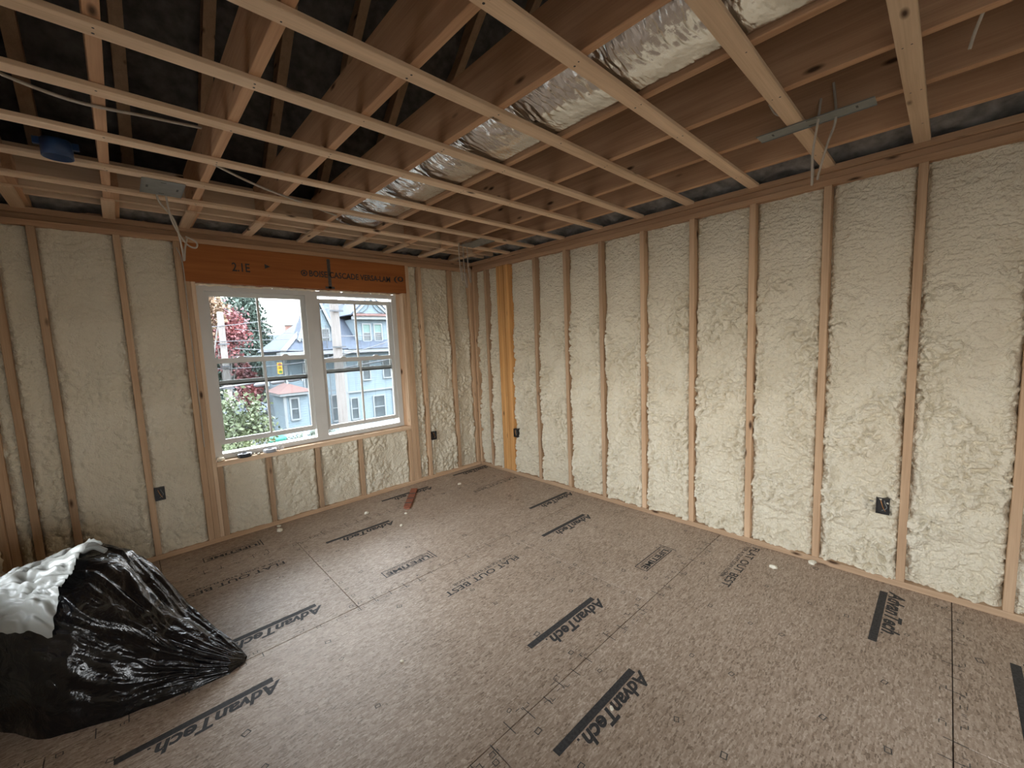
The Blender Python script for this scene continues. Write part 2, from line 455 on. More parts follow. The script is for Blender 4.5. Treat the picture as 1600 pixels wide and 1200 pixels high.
def mat_bag():
    m, nt, b = new_mat('black_bag_film'); L = nt.links
    b.inputs['Base Color'].default_value = (0.006, 0.006, 0.007, 1); b.inputs['Roughness'].default_value = 0.16
    b.inputs['Specular IOR Level'].default_value = 0.6
    tc = N(nt, 'ShaderNodeTexCoord')
    no = N(nt, 'ShaderNodeTexNoise'); no.inputs['Scale'].default_value = 9; no.inputs['Detail'].default_value = 5; no.inputs['Distortion'].default_value = 2.0
    L.new(tc.outputs['Object'], no.inputs['Vector'])
    bp = N(nt, 'ShaderNodeBump'); bp.inputs['Strength'].default_value = 0.55; bp.inputs['Distance'].default_value = 0.02
    L.new(no.outputs['Fac'], bp.inputs['Height']); L.new(bp.outputs[0], b.inputs['Normal'])
    return m
M['bag'] = mat_bag()
def mat_film(name, col, alpha):
    m, nt, b = new_mat(name)
    b.inputs['Base Color'].default_value = (*col, 1); b.inputs['Roughness'].default_value = 0.28
    b.inputs['Alpha'].default_value = alpha
    tc = N(nt, 'ShaderNodeTexCoord'); no = N(nt, 'ShaderNodeTexNoise'); no.inputs['Scale'].default_value = 16; no.inputs['Detail'].default_value = 3
    nt.links.new(tc.outputs['Object'], no.inputs['Vector'])
    bp = N(nt, 'ShaderNodeBump'); bp.inputs['Strength'].default_value = 0.4; bp.inputs['Distance'].default_value = 0.01
    nt.links.new(no.outputs['Fac'], bp.inputs['Height']); nt.links.new(bp.outputs[0], b.inputs['Normal'])
    return m
M['film'] = mat_film('frosted_film', (0.40, 0.40, 0.37), 0.68)
M['clear_film'] = mat_film('clear_wrap', (0.8, 0.82, 0.85), 0.35)

# ------------------------------------------------------------------ setting: floor
X0, X1 = -3.80, 0.0          # room faces of the left and right walls
YB = -6.40                   # room face of the back wall
PT = 2.376                   # underside of the top plates
floor = boxes_mesh('floor', [(X0 - 0.15, 0.15, YB - 0.15, 0.15, -0.30, -0.0185)], plain('dark_seam_subbase', (0.05, 0.035, 0.025), 0.9))
tag(floor, 'bare wood chip subfloor of large printed sheets filling the room', 'floor', kind='structure')
rows = [(0.14, -0.475, [-3.115, -0.675]), (-0.475, -1.67, [-2.30]), (-1.67, -2.88, [-1.10, -3.54]), (-2.88, -4.085, [-2.30]),
        (-4.085, -5.29, [-1.10, -3.54]), (-5.29, YB - 0.14, [-2.30])]
panels = []
for ya, yb, seams in rows:
    xs = [0.14] + sorted([s for s in seams if X0 < s < 0], reverse=True) + [X0 - 0.14]
    for xa, xb in zip(xs[:-1], xs[1:]):
        panels.append((xb, xa, yb, ya, box('floor_panel', xb + 0.0017, xa - 0.0017, yb + 0.0017, ya - 0.0017, -0.0185, 0.0, M['osb'], floor, bev=0.0016)))
def panel_at(x, y):
    for a, b_, c, d, o in panels:
        if a <= x <= b_ and c <= y <= d: return o
    return floor

def print_floor(name, x, y, parts, mat, z=0.0007):
    """flat print; u runs to -x and v to -y (the sheets were laid with the lettering facing the window wall)"""
    V, F = join_uv(parts)
    W = [(-p[0], -p[1], 0.0) for p in V]
    me = bpy.data.meshes.new(name); me.from_pydata(W, [], F); me.update()
    par = panel_at(x - 0.1, y)
    return link(name, me, mat, par, world_to_parent(par, (x, y, z)))

def logo_parts():
    L_ = [rect_uv(0.012, 0.0, 0.55, 0.033), text_fit('AdvanTech', -0.014, 0.038, 0.45, 0.070, shear=0.30, bold=0.034), rect_uv(0.445, 0.039, 0.455, 0.048)]
    return L_
LOGO = logo_parts()
for x, y in [(-1.59, -0.672), (-2.46, -1.445), (-2.795, -1.885), (-0.05, -1.425), (-0.368, -1.872), (-1.285, -2.615), (-1.60, -3.058),
             (-0.10, -3.80), (-0.405, -4.262), (-0.885, -0.185), (0.05, -0.085), (-3.1, -2.615), (-2.5, -3.80)]:
    print_floor('printed_logo', x, y, LOGO, M['ink'])
FLAT = [text_fit('FLAT OUT BEST', 0, 0.0, 0.61, 0.05, bold=0.012), text_fit('FOR A QUIET STIFF FLOOR', 0.02, -0.042, 0.50, 0.028, bold=0.008),
        text_fit('TM', 0.615, 0.0, 0.02, 0.01)]
for x, y in [(-2.46, -0.735), (-1.268, -1.94), (-0.05, -3.115), (-0.07, -0.685)]:
    print_floor('printed_slogan', x, y, FLAT, M['ink_soft'] if y > -0.7 else M['ink'])
def frame_uv(u0, v0, u1, v1, t):
    return [rect_uv(u0, v0, u1, v0 + t), rect_uv(u0, v1 - t, u1, v1), rect_uv(u0, v0 + t, u0 + t, v1 - t), rect_uv(u1 - t, v0 + t, u1, v1 - t)]
LIFE = frame_uv(0, 0, 0.365, 0.088, 0.006) + [text_fit('LIFETIME', 0.02, 0.034, 0.325, 0.042, bold=0.03), text_fit('LIMITED WARRANTY', 0.03, 0.012, 0.30, 0.015),
        rect_uv(-0.02, -0.02, -0.013, 0.11)]
for x, y in [(-1.675, -1.425), (-0.465, -2.635), (-2.515, -0.225)]:
    print_floor('printed_warranty_box', x, y, LIFE, M['ink'])
# nail guide marks printed along the joist lines, one part for all of them
rng = random.Random(3)
nm = []
for k in range(10):
    gx = -0.10 - 0.4064 * k
    yy = -0.15
    while yy > -5.2:
        if rng.random() < 0.62:
            s = rng.uniform(0.010, 0.016); cx, cy = gx + rng.uniform(-0.02, 0.02), yy
            q = frame_uv(-s, -s * 0.8, s, s * 0.8, s * 0.28)
            ang = rng.uniform(-0.5, 0.5)
            R2 = np.array([[math.cos(ang), -math.sin(ang)], [math.sin(ang), math.cos(ang)]])
            nm += [(v @ R2 + np.array([cx, cy]), f) for v, f in q]
        yy -= rng.uniform(0.13, 0.24)
for sy in (-0.475, -1.67, -2.88, -4.085):
    xx = -0.1
    while xx > X0:
        for off in (0.028, -0.03):
            if rng.random() < 0.55:
                s = 0.011; q = frame_uv(-s, -s, s, s, 0.0032)
                nm += [(v + np.array([xx + rng.uniform(-.03, .03), sy + off]), f) for v, f in q]
        if rng.random() < 0.7: nm.append(tuple([rect_uv(xx - 0.002, sy - rng.uniform(0.02, 0.05), xx + 0.002, sy + rng.uniform(0.0, 0.04))[0], [[0, 1, 2, 3]]]))
        xx -= 0.1
for sx, ya, yb in ((-2.30, -0.475, -1.67), (-1.10, -1.67, -2.88), (-2.30, -2.88, -4.085)):
    yy = ya - 0.06
    while yy > yb:
        for off in (0.025, -0.028):
            if rng.random() < 0.6:
                s = 0.011; q = frame_uv(-s, -s, s, s, 0.0032)
                nm += [(v + np.array([sx + off, yy]), f) for v, f in q]
        yy -= 0.1
Vn, Fn = join_uv(nm)
mk = poly_mesh('nail_mark', [(v[0], v[1], 0.0006) for v in Vn], Fn, M['ink_soft'], floor)
mk['kind'] = 'stuff'

# ------------------------------------------------------------------ setting: walls
def foam_grid(u0, u1, z0, z1, res, seed, lumpy=1.0):
    nu = max(4, int(round((u1 - u0) / res)) + 1); nz = max(4, int(round((z1 - z0) / res)) + 1)
    U, Z = np.meshgrid(np.linspace(u0, u1, nu), np.linspace(z0, z1, nz), indexing='ij')
    t = np.minimum(U - u0, u1 - U); te = np.minimum(Z - z0, z1 - Z)
    rz = random.Random(seed)
    zl1 = 1.0 + rz.uniform(-0.06, 0.06); zl2 = 1.72 + rz.uniform(-0.12, 0.12)
    low = 1 - sstep(zl2 - 0.15, zl2 + 0.12, Z + 0.08 * perlin(U * 7, Z * 3, seed + 5))
    p = np.full_like(U, -0.030 - 0.025 * lumpy)
    p += 0.013 * perlin(U * 4.5, Z * 2.6, seed) + 0.008 * perlin(U * 10, Z * 8, seed + 1)
    wx = 0.02 * perlin(U * 14, Z * 14, seed + 20); wz = 0.02 * perlin(U * 14, Z * 14, seed + 21)
    pop = bubbles((U + wx) * 36, (Z + wz) * 36, seed + 2, 0.7)
    pop2 = np.abs(perlin((U - wz) * 60, (Z + wx) * 60, seed + 3))
    big = np.abs(perlin((U + 1.5 * wx) * 15, (Z + 1.5 * wz) * 15, seed + 14))
    zone = 0.45 + 0.9 * sstep(-0.2, 0.35, perlin(U * 4, Z * 3.4, seed + 4))
    edge = np.exp(-t / 0.055)
    p += lumpy * low * (0.021 * pop * (0.2 + zone + 0.4 * edge) + 0.026 * big * zone + 0.012 * pop2 * (0.4 + 0.6 * zone))
    p += (1 - low) * (0.006 * perlin(U * 12, Z * 30 + 2 * perlin(U * 6, Z * 6, seed + 8), seed + 6) + 0.007 * perlin(U * 34, Z * 70, seed + 7) + 0.010 * pop2 + 0.004 * pop)
    rid = np.clip(0.5 + 1.1 * perlin(Z * 5.5 + 9, U * 0.8, seed + 9), 0, 1.2)
    p += lumpy * low * 0.030 * np.exp(-((t - 0.034 - 0.010 * perlin(Z * 9, U * 0, seed + 10)) / 0.017) ** 2) * rid * (0.5 + 0.6 * pop)
    p -= 0.018 * np.exp(-(t / 0.010) ** 2)
    p += 0.010 * (1 - sstep(zl1 - 0.012, zl1 + 0.012, Z + 0.02 * perlin(U * 6, Z, seed + 11))) - 0.004
    p += 0.014 * np.exp(-te / 0.03) * np.abs(perlin(U * 16, Z * 10, seed + 12))
    p += 0.012 * np.exp(-((Z - zl2) / 0.05) ** 2) * np.clip(perlin(U * 6, Z * 2, seed + 13) + .3, 0, 1)
    return U, Z, np.where(p > -0.006, -0.006 + 0.012 * np.tanh((p + 0.006) / 0.012), p), nu, nz

def foam_panel(side, u0, u1, z0, z1, parent, seed, res=0.006, lumpy=1.0):
    U, Z, P, nu, nz = foam_grid(u0, u1, z0, z1, res, seed, lumpy)
    if side == 'right':   V = np.stack([X1 - P, -U, Z], -1); org = (0.03, -(u0 + u1) / 2, (z0 + z1) / 2); flip = False
    elif side == 'front': V = np.stack([U, -P, Z], -1); org = ((u0 + u1) / 2, 0.03, (z0 + z1) / 2); flip = False
    elif side == 'left':  V = np.stack([X0 + P, -U, Z], -1); org = (X0 - 0.03, -(u0 + u1) / 2, (z0 + z1) / 2); flip = True
    else:                 V = np.stack([U, YB + P, Z], -1); org = ((u0 + u1) / 2, YB - 0.03, (z0 + z1) / 2); flip = True
    F = grid_faces(nu, nz)
    if flip: F = F[:, ::-1]
    return mesh_np('foam_fill', V.reshape(-1, 3), F, M['foam'], parent, True, org)

SW = 0.038; SD = 0.14
# right wall
wall_right = boxes_mesh('wall_right', [(SD + 0.001, SD + 0.016, YB - 0.15, 0.156, -0.3, 2.74)], M['sheath'])
tag(wall_right, 'long right wall of wooden studs with cream spray foam between', 'wall', kind='structure')
box('bottom_plate', 0, SD, YB, 0.0, 0.0, 0.038, M['studY'], wall_right)
for k, z in enumerate((PT, PT + 0.038, PT + 0.076)):
    box('top_plate', (0.0, 0.014, -0.006)[k], SD, YB, 0.0, z + 0.0006, z + 0.0375, M['plateY'], wall_right)
rs = [(0.0, 0.038), (0.225, 0.263)]
for i in range(5): rs.append((0.446 + i * 0.0392, 0.446 + i * 0.0392 + 0.0384))
for k in range(13):
    a = 1.011 + 0.4064 * k
    if a + 0.04 < -YB: rs.append((a, a + SW))
rs.append((-YB - 0.038, -YB))
for i, (a, b_) in enumerate(rs):
    post = 2 <= i < 7
    off = [0, 0.003, 0.0, 0.006, 0.001][i - 2] if post else 0.0
    box('post_ply' if post else 'stud', 0 + off, SD, -b_, -a, 0.0385, PT, M['lvlZ'] if post else M['studZ'], wall_right)
for i in range(len(rs) - 1):
    a, b_ = rs[i][1], rs[i + 1][0]
    if b_ - a > 0.05:
        foam_panel('right', a - 0.002, b_ + 0.002, 0.036, PT + 0.002, wall_right, 100 + i * 31, 0.005 if a < 4.4 else 0.02)

# front wall with the window
OX0, OX1, OZ0, OZ1 = -2.70, -0.945, 0.655, 2.085
wall_front = boxes_mesh('wall_front', [(X0 - 0.15, OX0, SD + 0.001, SD + 0.016, -0.3, 2.74), (OX1, SD, SD + 0.001, SD + 0.016, -0.3, 2.74),
                                       (OX0, OX1, SD + 0.001, SD + 0.016, -0.3, OZ0), (OX0, OX1, SD + 0.001, SD + 0.016, OZ1, 2.74)], M['sheath'])
tag(wall_front, 'window wall of wooden studs with cream spray foam between', 'wall', kind='structure')
box('bottom_plate', X0, 0, 0, SD, 0.0, 0.038, M['studX'], wall_front)
for k, z in enumerate((PT, PT + 0.038, PT + 0.076)):
    box('top_plate', X0, -0.0, (0.0, 0.014, -0.006)[k], SD, z + 0.0006, z + 0.0375, M['plateX'], wall_front)
full = [(-3.80, -3.762), (-3.70, -3.662), (-3.525, -3.487), (-3.132, -3.094), (-2.806, -2.768), (-0.892, -0.854), (-0.738, -0.70), (-0.33, -0.292), (-0.040, -0.002)]
for a, b_ in full:
    box('stud', a, b_, 0, SD, 0.0385, PT, M['studZ'], wall_front)
for a, b_ in ((-2.767, -2.729), (-0.931, -0.893)):
    box('trimmer_stud', a, b_, 0, SD, 0.0385, OZ1, M['studZ'], wall_front)
for a, b_ in ((-2.728, OX0), (OX1, -0.932)):
    box('jamb_board', a, b_, 0.004, SD, 0.0385, OZ1, M['batten' + 'Z'], wall_front)
box('window_sill_plate', OX0, OX1, -0.002, SD, OZ0 - 0.038, OZ0, M['battenX'], wall_front)
crip = [(-2.70, -2.662), (-2.349, -2.311), (-1.945, -1.907), (-1.535, -1.497), (-0.983, -0.945)]
for a, b_ in crip:
    box('cripple_stud', a, b_, 0, SD, 0.0385, OZ0 - 0.0385, M['studZ'], wall_front)
header = box('header_beam', -2.767, -0.893, -0.001, SD, OZ1, PT - 0.0005, M['lvlX'], wall_front)
for i in range(len(full) - 1):
    a, b_ = full[i][1], full[i + 1][0]
    if i == 4: continue
    foam_panel('front', a - 0.002, b_ + 0.002, 0.036, PT + 0.002, wall_front, 700 + i * 17, 0.0075, lumpy=0.55)
for i in range(len(crip) - 1):
    foam_panel('front', crip[i][1] - 0.002, crip[i + 1][0] + 0.002, 0.036, OZ0 - 0.036, wall_front, 900 + i * 13, 0.0075, lumpy=0.4)
# grade stamps on the header
def print_header(x, z, parts, mat):
    V, F = join_uv(parts)
    me = bpy.data.meshes.new('grade_stamp'); me.from_pydata([(p[0], 0, p[1]) for p in V], [], F); me.update()
    return link('grade_stamp', me, mat, header, world_to_parent(header, (x, -0.0022, z)))
print_header(-2.45, 2.185, [text_fit('2.1E', 0, 0, 0.125, 0.07, bold=0.012)], M['ink'])
print_header(-2.215, 2.225, [(np.array([(0, 0), (0.042, 0.02), (0, 0.04)], float), [[0, 1, 2]])], M['ink'])
ring = [(np.array([(0.028 * r_ * math.cos(a), 0.028 * r_ * math.sin(a)) for a in np.linspace(0, 2 * math.pi, 17)[:-1] for r_ in (0.7, 1)]), [[2 * i, 2 * i + 1, (2 * i + 3) % 32, (2 * i + 2) % 32] for i in range(16)])]
tri = [(np.array([(-0.014, -0.01), (0.014, -0.01), (0, 0.018)], float), [[0, 1, 2]])]
print_header(-1.905, 2.215, ring + tri, M['ink'])
print_header(-1.862, 2.188, [text_fit('BOISE CASCADE VERSA-LAM', 0, 0, 0.79, 0.056, bold=0.022)], M['ink'])
print_header(-1.03, 2.185, [text_fit('(0', 0, 0, 0.11, 0.07, bold=0.01)], M['ink'])
print_header(-1.70, 2.088, [rect_uv(0, 0, 0.03, 0.27), rect_uv(-0.03, 0.0, 0.055, 0.02)], M['ink_soft'])
# gun foam bead over the window head
bead_mat = plain('gun_foam', (0.74, 0.66, 0.52), 0.85, var=0.1, scale=50)
pts = [(OX0 + 0.005 + i * 0.03, 0.072 + 0.006 * rng.random(), 2.081 + rng.uniform(-0.010, 0.001)) for i in range(58)]
Vb, Fb = tube_vf(np.array(pts), np.array([rng.uniform(0.006, 0.013) for _ in pts]), 6)
mesh_np('foam_bead', Vb, Fb, bead_mat, wall_front, True, pts[0])

# left wall and back wall, beside and behind the viewer, with window openings added to bring in more daylight
wall_left = boxes_mesh('wall_left', [(X0 - SD - 0.016, X0 - SD - 0.001, a, b_, c, d) for a, b_, c, d in
    ((YB - 0.15, 0.156, -0.3, OZ0), (YB - 0.15, 0.156, OZ1, 2.74), (YB - 0.15, -5.75, OZ0, OZ1), (-4.25, -2.20, OZ0, OZ1), (-0.90, 0.156, OZ0, OZ1))], M['sheath'])
tag(wall_left, 'left side wall of wooden studs with spray foam between', 'wall', kind='structure')
box('bottom_plate', X0 - SD, X0, YB, 0.0, 0.0, 0.038, M['studY'], wall_left)
for z in (PT, PT + 0.038, PT + 0.076): box('top_plate', X0 - SD, X0, YB, 0.0, z + 0.0006, z + 0.0375, M['plateY'], wall_left)
ls = [(0.0, 0.038), (0.39, 0.428), (0.861, 0.899), (2.201, 2.239), (2.61, 2.648), (3.00, 3.038), (3.41, 3.448), (3.82, 3.858), (4.211, 4.249), (5.751, 5.789), (-YB - 0.038, -YB)]
for a, b_ in ls: box('stud', X0 - SD, X0, -b_, -a, 0.0385, PT, M['studZ'], wall_left)
for i in range(len(ls) - 1):
    if i in (2, 8):
        a, b_ = ls[i][1] + 0.001, ls[i + 1][0] - 0.001
        foam_panel('left', a, b_, 0.036, OZ0 - 0.038, wall_left, 1401 + i, 0.014, lumpy=0.5)
        box('window_sill_plate', X0 - SD, X0, -b_, -a, OZ0 - 0.038, OZ0, M['battenY'], wall_left)
        box('header_beam', X0 - SD, X0, -b_, -a, OZ1, PT - 0.0005, M['lvlY'], wall_left)
    else:
        foam_panel('left', ls[i][1] - 0.002, ls[i + 1][0] + 0.002, 0.036, PT + 0.002, wall_left, 1300 + i * 7, 0.014, lumpy=0.5)
def side_window(name, label, ya, yb):
    w = empty(name, (X0 - 0.1, (ya + yb) / 2, OZ0)); tag(w, label, 'window', kind='structure')
    xa, xb = X0 - 0.135, X0 - 0.075; ym = (ya + yb) / 2
    boxes_mesh('window_frame', [(xa, xb, ya, yb, OZ0, OZ0 + 0.04), (xa, xb, ya, yb, OZ1 - 0.04, OZ1), (xa, xb, ya, ya + 0.04, OZ0 + 0.04, OZ1 - 0.04), (xa, xb, yb - 0.04, yb, OZ0 + 0.04, OZ1 - 0.04), (xa, xb, ym - 0.03, ym + 0.03, OZ0 + 0.04, OZ1 - 0.04)],
               M['vinyl'], w, (X0 - 0.1, ym, OZ0))
    for a, b_ in ((ya + 0.04, ym - 0.03), (ym + 0.03, yb - 0.04)):
        box('pane', X0 - 0.108, X0 - 0.102, a, b_, OZ0 + 0.04, OZ1 - 0.04, M['glass_clear'], w, bev=0)
side_window('added_window_3', 'white framed window added for fill light in the left wall above the trash bag', -2.20, -0.90)  # unseen window, added to brighten the right wall and floor
side_window('added_window_4', 'white framed window added for fill light at the rear end of the left wall', -5.75, -4.25)  # unseen window, added as more fill light from the side
BX0, BX1 = -3.5, -2.0
wall_back = boxes_mesh('wall_back', [(X0 - 0.15, SD, YB - SD - 0.016, YB - SD - 0.001, -0.3, OZ0), (X0 - 0.15, SD, YB - SD - 0.016, YB - SD - 0.001, OZ1, 2.74),
                                     (X0 - 0.15, BX0, YB - SD - 0.016, YB - SD - 0.001, OZ0, OZ1), (BX1, SD, YB - SD - 0.016, YB - SD - 0.001, OZ0, OZ1)], M['sheath'])
tag(wall_back, 'back wall of wooden studs with spray foam between', 'wall', kind='structure')
box('bottom_plate', X0, 0, YB - SD, YB, 0.0, 0.038, M['studX'], wall_back)
for z in (PT, PT + 0.038, PT + 0.076): box('top_plate', X0, 0, YB - SD, YB, z + 0.0006, z + 0.0375, M['plateX'], wall_back)
bs = [(-3.80, -3.762), (-3.539, -3.501), (-1.999, -1.961), (-1.55, -1.512), (-1.14, -1.102), (-0.73, -0.692), (-0.33, -0.292), (-0.04, -0.002)]
for a, b_ in bs: box('stud', a, b_, YB - SD, YB, 0.0385, PT, M['studZ'], wall_back)
for i in range(len(bs) - 1):
    if i == 1:
        foam_panel('back', BX0, BX1, 0.036, OZ0 - 0.038, wall_back, 1801, 0.02, lumpy=0.5)
        box('window_sill_plate', BX0, BX1, YB - SD, YB, OZ0 - 0.038, OZ0, M['battenX'], wall_back)
        box('header_beam', BX0, BX1, YB - SD, YB, OZ1, PT - 0.0005, M['lvlX'], wall_back)
    else:
        foam_panel('back', bs[i][1] - 0.002, bs[i + 1][0] + 0.002, 0.036, PT + 0.002, wall_back, 1700 + i * 7, 0.02, lumpy=0.5)
added_window_5 = empty('added_window_5', ((BX0 + BX1) / 2, YB - 0.1, OZ0)); tag(added_window_5, 'wide white framed window added for fill light in the back wall', 'window', kind='structure')  # unseen window, added to lift the front wall with fill light
ya, yb = YB - 0.135, YB - 0.075; xm = (BX0 + BX1) / 2
boxes_mesh('window_frame', [(BX0, BX1, ya, yb, OZ0, OZ0 + 0.04), (BX0, BX1, ya, yb, OZ1 - 0.04, OZ1), (BX0, BX0 + 0.04, ya, yb, OZ0 + 0.04, OZ1 - 0.04), (BX1 - 0.04, BX1, ya, yb, OZ0 + 0.04, OZ1 - 0.04), (xm - 0.03, xm + 0.03, ya, yb, OZ0 + 0.04, OZ1 - 0.04)],
           M['vinyl'], added_window_5, (xm, YB - 0.1, OZ0))
for a, b_ in ((BX0 + 0.04, xm - 0.03), (xm + 0.03, BX1 - 0.04)):
    box('pane', a, b_, YB - 0.108, YB - 0.102, OZ0 + 0.04, OZ1 - 0.04, M['glass_clear'], added_window_5, bev=0)

# ------------------------------------------------------------------ the double window
def sash(win, x0, x1, z0, z1, y0, y1, hardware):
    sx = (x0 + x1) / 2; st = 0.042; rl = 0.040
    s = boxes_mesh('sash', [(x0, x0 + st, y0, y1, z0, z1), (x1 - st, x1, y0, y1, z0, z1), (x0 + st, x1 - st, y0, y1, z0, z0 + rl), (x0 + st, x1 - st, y0, y1, z1 - rl, z1)],
                   M['vinyl'], win, (sx, (y0 + y1) / 2, z0))
    ym = (y0 + y1) / 2
    box('pane', x0 + st, sx - 0.0, ym - 0.002, ym + 0.002, z0 + rl, z1 - rl, M['glass'], s, bev=0)
    box('pane', sx, x1 - st, ym - 0.002, ym + 0.002, z0 + rl, z1 - rl, M['glass'], s, bev=0)
    box('muntin', sx - 0.009, sx + 0.009, ym - 0.009, ym + 0.009, z0 + rl, z1 - rl, M['vinyl'], s, bev=0.002)
    if hardware:
        for q in (0.28, 0.72):
            hx = x0 + (x1 - x0) * q
            poly = [(hx - 0.03, y0, z1), (hx + 0.03, y0, z1), (hx + 0.03, y1, z1), (hx - 0.03, y1, z1), (hx - 0.012, y0 + .004, z1 + 0.014), (hx + 0.012, y0 + .004, z1 + 0.014), (hx + 0.012, y1 - .004, z1 + 0.014), (hx - 0.012, y1 - .004, z1 + 0.014)]
            poly_mesh('sash_lock', poly, [[3, 2, 1, 0], [4, 5, 6, 7], [0, 1, 5, 4], [1, 2, 6, 5], [2, 3, 7, 6], [3, 0, 4, 7]], M['vinyl'], s, (hx, ym, z1))
    else:
        box('weatherstrip', x0 + st, x1 - st, y0 - 0.002, y0 + 0.004, z0 + 0.004, z0 + 0.014, M['darkseal'], s, bev=0)
    return s
def double_hung(name, label, x0, x1, lo, up):
    z0, z1 = OZ0 + 0.004, 2.072
    w = empty(name, ((x0 + x1) / 2, 0.12, z0)); tag(w, label, 'window', kind='structure')
    fw = 0.040
    boxes_mesh('window_frame', [(x0, x0 + fw, 0.078, 0.175, z0, z1), (x1 - fw, x1, 0.078, 0.175, z0, z1), (x0 + fw, x1 - fw, 0.078, 0.175, z0, z0 + 0.042), (x0 + fw, x1 - fw, 0.078, 0.175, z1 - 0.042, z1),
                                (x0 + fw, x0 + fw + 0.012, 0.078, 0.092, z0 + 0.042, z1 - 0.042), (x1 - fw - 0.012, x1 - fw, 0.078, 0.092, z0 + 0.042, z1 - 0.042)],
               M['vinyl'], w, ((x0 + x1) / 2, 0.12, z0))
    sash(w, x0 + fw + 0.002, x1 - fw - 0.002, lo[0], lo[1], 0.093, 0.123, True)
    sash(w, x0 + fw + 0.002, x1 - fw - 0.002, up[0], up[1], 0.127, 0.157, False)
    return w
double_hung('window_1', 'left half of the white double window, lower sash raised a little', -2.694, -1.838, (0.775, 1.485), (1.262, 2.034))
double_hung('window_2', 'right half of the white double window, beside the wood jamb', -1.838, -0.982, (0.748, 1.437), (1.290, 2.006))
box('jamb_filler', -0.981, OX1 - 0.0005, 0.085, SD, OZ0 + 0.001, OZ1 - 0.001, M['battenZ'], wall_front)

# ------------------------------------------------------------------ setting: ceiling framing
ceiling = empty('ceiling', (0, 0, 2.497))
tag(ceiling, 'open ceiling of bare joists crossed by thin wooden strapping', 'ceiling', kind='structure')
JB, JT = 2.497, 2.737
jx = [-0.31 - 0.4064 * k for k in range(9)]
for x in jx:
    box('joist', x, x + SW, YB, -0.43, JB, JT, M['joistY'], ceiling)
    box('joist_tail', x - 0.002 + SW, x + 2 * SW - 0.002, -0.56, 0.10, JB + 0.002, JB + 0.14, M['joistY'], ceiling)
    if x > X0: box('end_strap', x - 0.012, x + 0.052, -0.44, 0.02, JB - 0.0195, JB - 0.0005, M['battenY'], ceiling)
by = [-0.67, -1.03, -1.43, -1.855, -2.245, -2.645, -3.07, -3.47, -3.865, -4.27, -4.68, -5.08, -5.49, -5.9]
for i, y in enumerate(by):
    bowed = 0.0
    box('strapping', X0 + 0.005, -0.006, y - 0.032, y + 0.032, JB - 0.0195, JB - 0.0005, M['battenX'], ceiling)
nl = []
rn = random.Random(5)
for y in by:
    for x in jx:
        if x < X0: continue
        for s_ in (-1, 1):
            if rn.random() < 0.85:
                cx, cy = x + SW / 2 + rn.uniform(-0.008, 0.008), y + s_ * 0.014 + rn.uniform(-0.005, 0.005); q = rn.uniform(0.003, 0.0048)
                nl.append((np.array([(cx + q * math.cos(a), cy + q * math.sin(a)) for a in np.linspace(0, -2 * math.pi, 9)[:-1]]), [list(range(8))]))
Vn, Fn = join_uv(nl)
nh = poly_mesh('nail_head', [(v[0], v[1], JB - 0.0203) for v in Vn], Fn, M['black_plastic'], ceiling); nh['kind'] = 'stuff'
box('eave_beam', X0, -0.01, -0.425, -0.387, JB + 0.001, JB + 0.23, M['battenX'], ceiling)
box('eave_ledger', X0, -0.01, -0.262, -0.243, JB + 0.004, JB + 0.05, M['battenX'], ceiling)
# rafters and roof foam: z = 2.62 - 0.876 y
SL = 0.876
def rz(y): return 2.62 - SL * y
RY = -4.3
for k in range(9):
    x = -0.62 - 0.4064 * k + 0.02
    P = [(x, 0.10, rz(0.10)), (x + 0.06, 0.10, rz(0.10)), (x + 0.06, RY, rz(RY)), (x, RY, rz(RY))]
    V = P + [(a, b_, c + 0.24) for a, b_, c in P]
    poly_mesh('rafter', V, [[0, 1, 2, 3], [7, 6, 5, 4], [0, 4, 5, 1], [1, 5, 6, 2], [2, 6, 7, 3], [3, 7, 4, 0]], M['rafter'], ceiling, (x, -2, rz(-2)))
def roof_patch(y0, y1, f, seed, flip):
    nx, ny = 90, 90
    U, Yg = np.meshgrid(np.linspace(X0 - 0.15, 0.15, nx), np.linspace(y0, y1, ny), indexing='ij')
    Z = f(Yg) + 0.11 + 0.05 * perlin(U * 4, Yg * 4, seed) + 0.03 * np.abs(perlin(U * 12, Yg * 12, seed + 1))
    F = grid_faces(nx, ny)
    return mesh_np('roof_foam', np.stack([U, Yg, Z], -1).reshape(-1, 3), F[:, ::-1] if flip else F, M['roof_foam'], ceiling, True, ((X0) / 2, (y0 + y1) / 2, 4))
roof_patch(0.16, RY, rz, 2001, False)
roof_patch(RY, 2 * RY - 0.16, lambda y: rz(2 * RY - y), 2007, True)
for k, xg in enumerate((X0 - 0.16, 0.141)):
    poly_mesh('gable_sheathing', [(xg, 0.16, 2.74), (xg, 2 * RY - 0.16, 2.74), (xg, RY, rz(RY) + 0.3), (xg + 0.015, 0.16, 2.74), (xg + 0.015, 2 * RY - 0.16, 2.74), (xg + 0.015, RY, rz(RY) + 0.3)],
              [[0, 1, 2], [5, 4, 3], [0, 3, 4, 1], [1, 4, 5, 2], [2, 5, 3, 0]], M['roof_foam'], ceiling, (xg, RY, 3))
# outer roof skins that close the attic off from the sky
for k, (ya, yb) in enumerate(((0.6, RY), (2 * RY - 0.6, RY))):
    za = rz(0.6) + 0.26; zb = rz(RY) + 0.27
    V = [(X0 - 0.3, ya, za), (0.3, ya, za), (0.3, yb, zb), (X0 - 0.3, yb, zb)]
    V += [(a, b_, c + 0.03) for a, b_, c in V]
    poly_mesh('roof_deck', V, [[0, 1, 2, 3], [7, 6, 5, 4], [0, 4, 5, 1], [1, 5, 6, 2], [2, 6, 7, 3], [3, 7, 4, 0]], M['sheath'], ceiling, (0, ya, za))
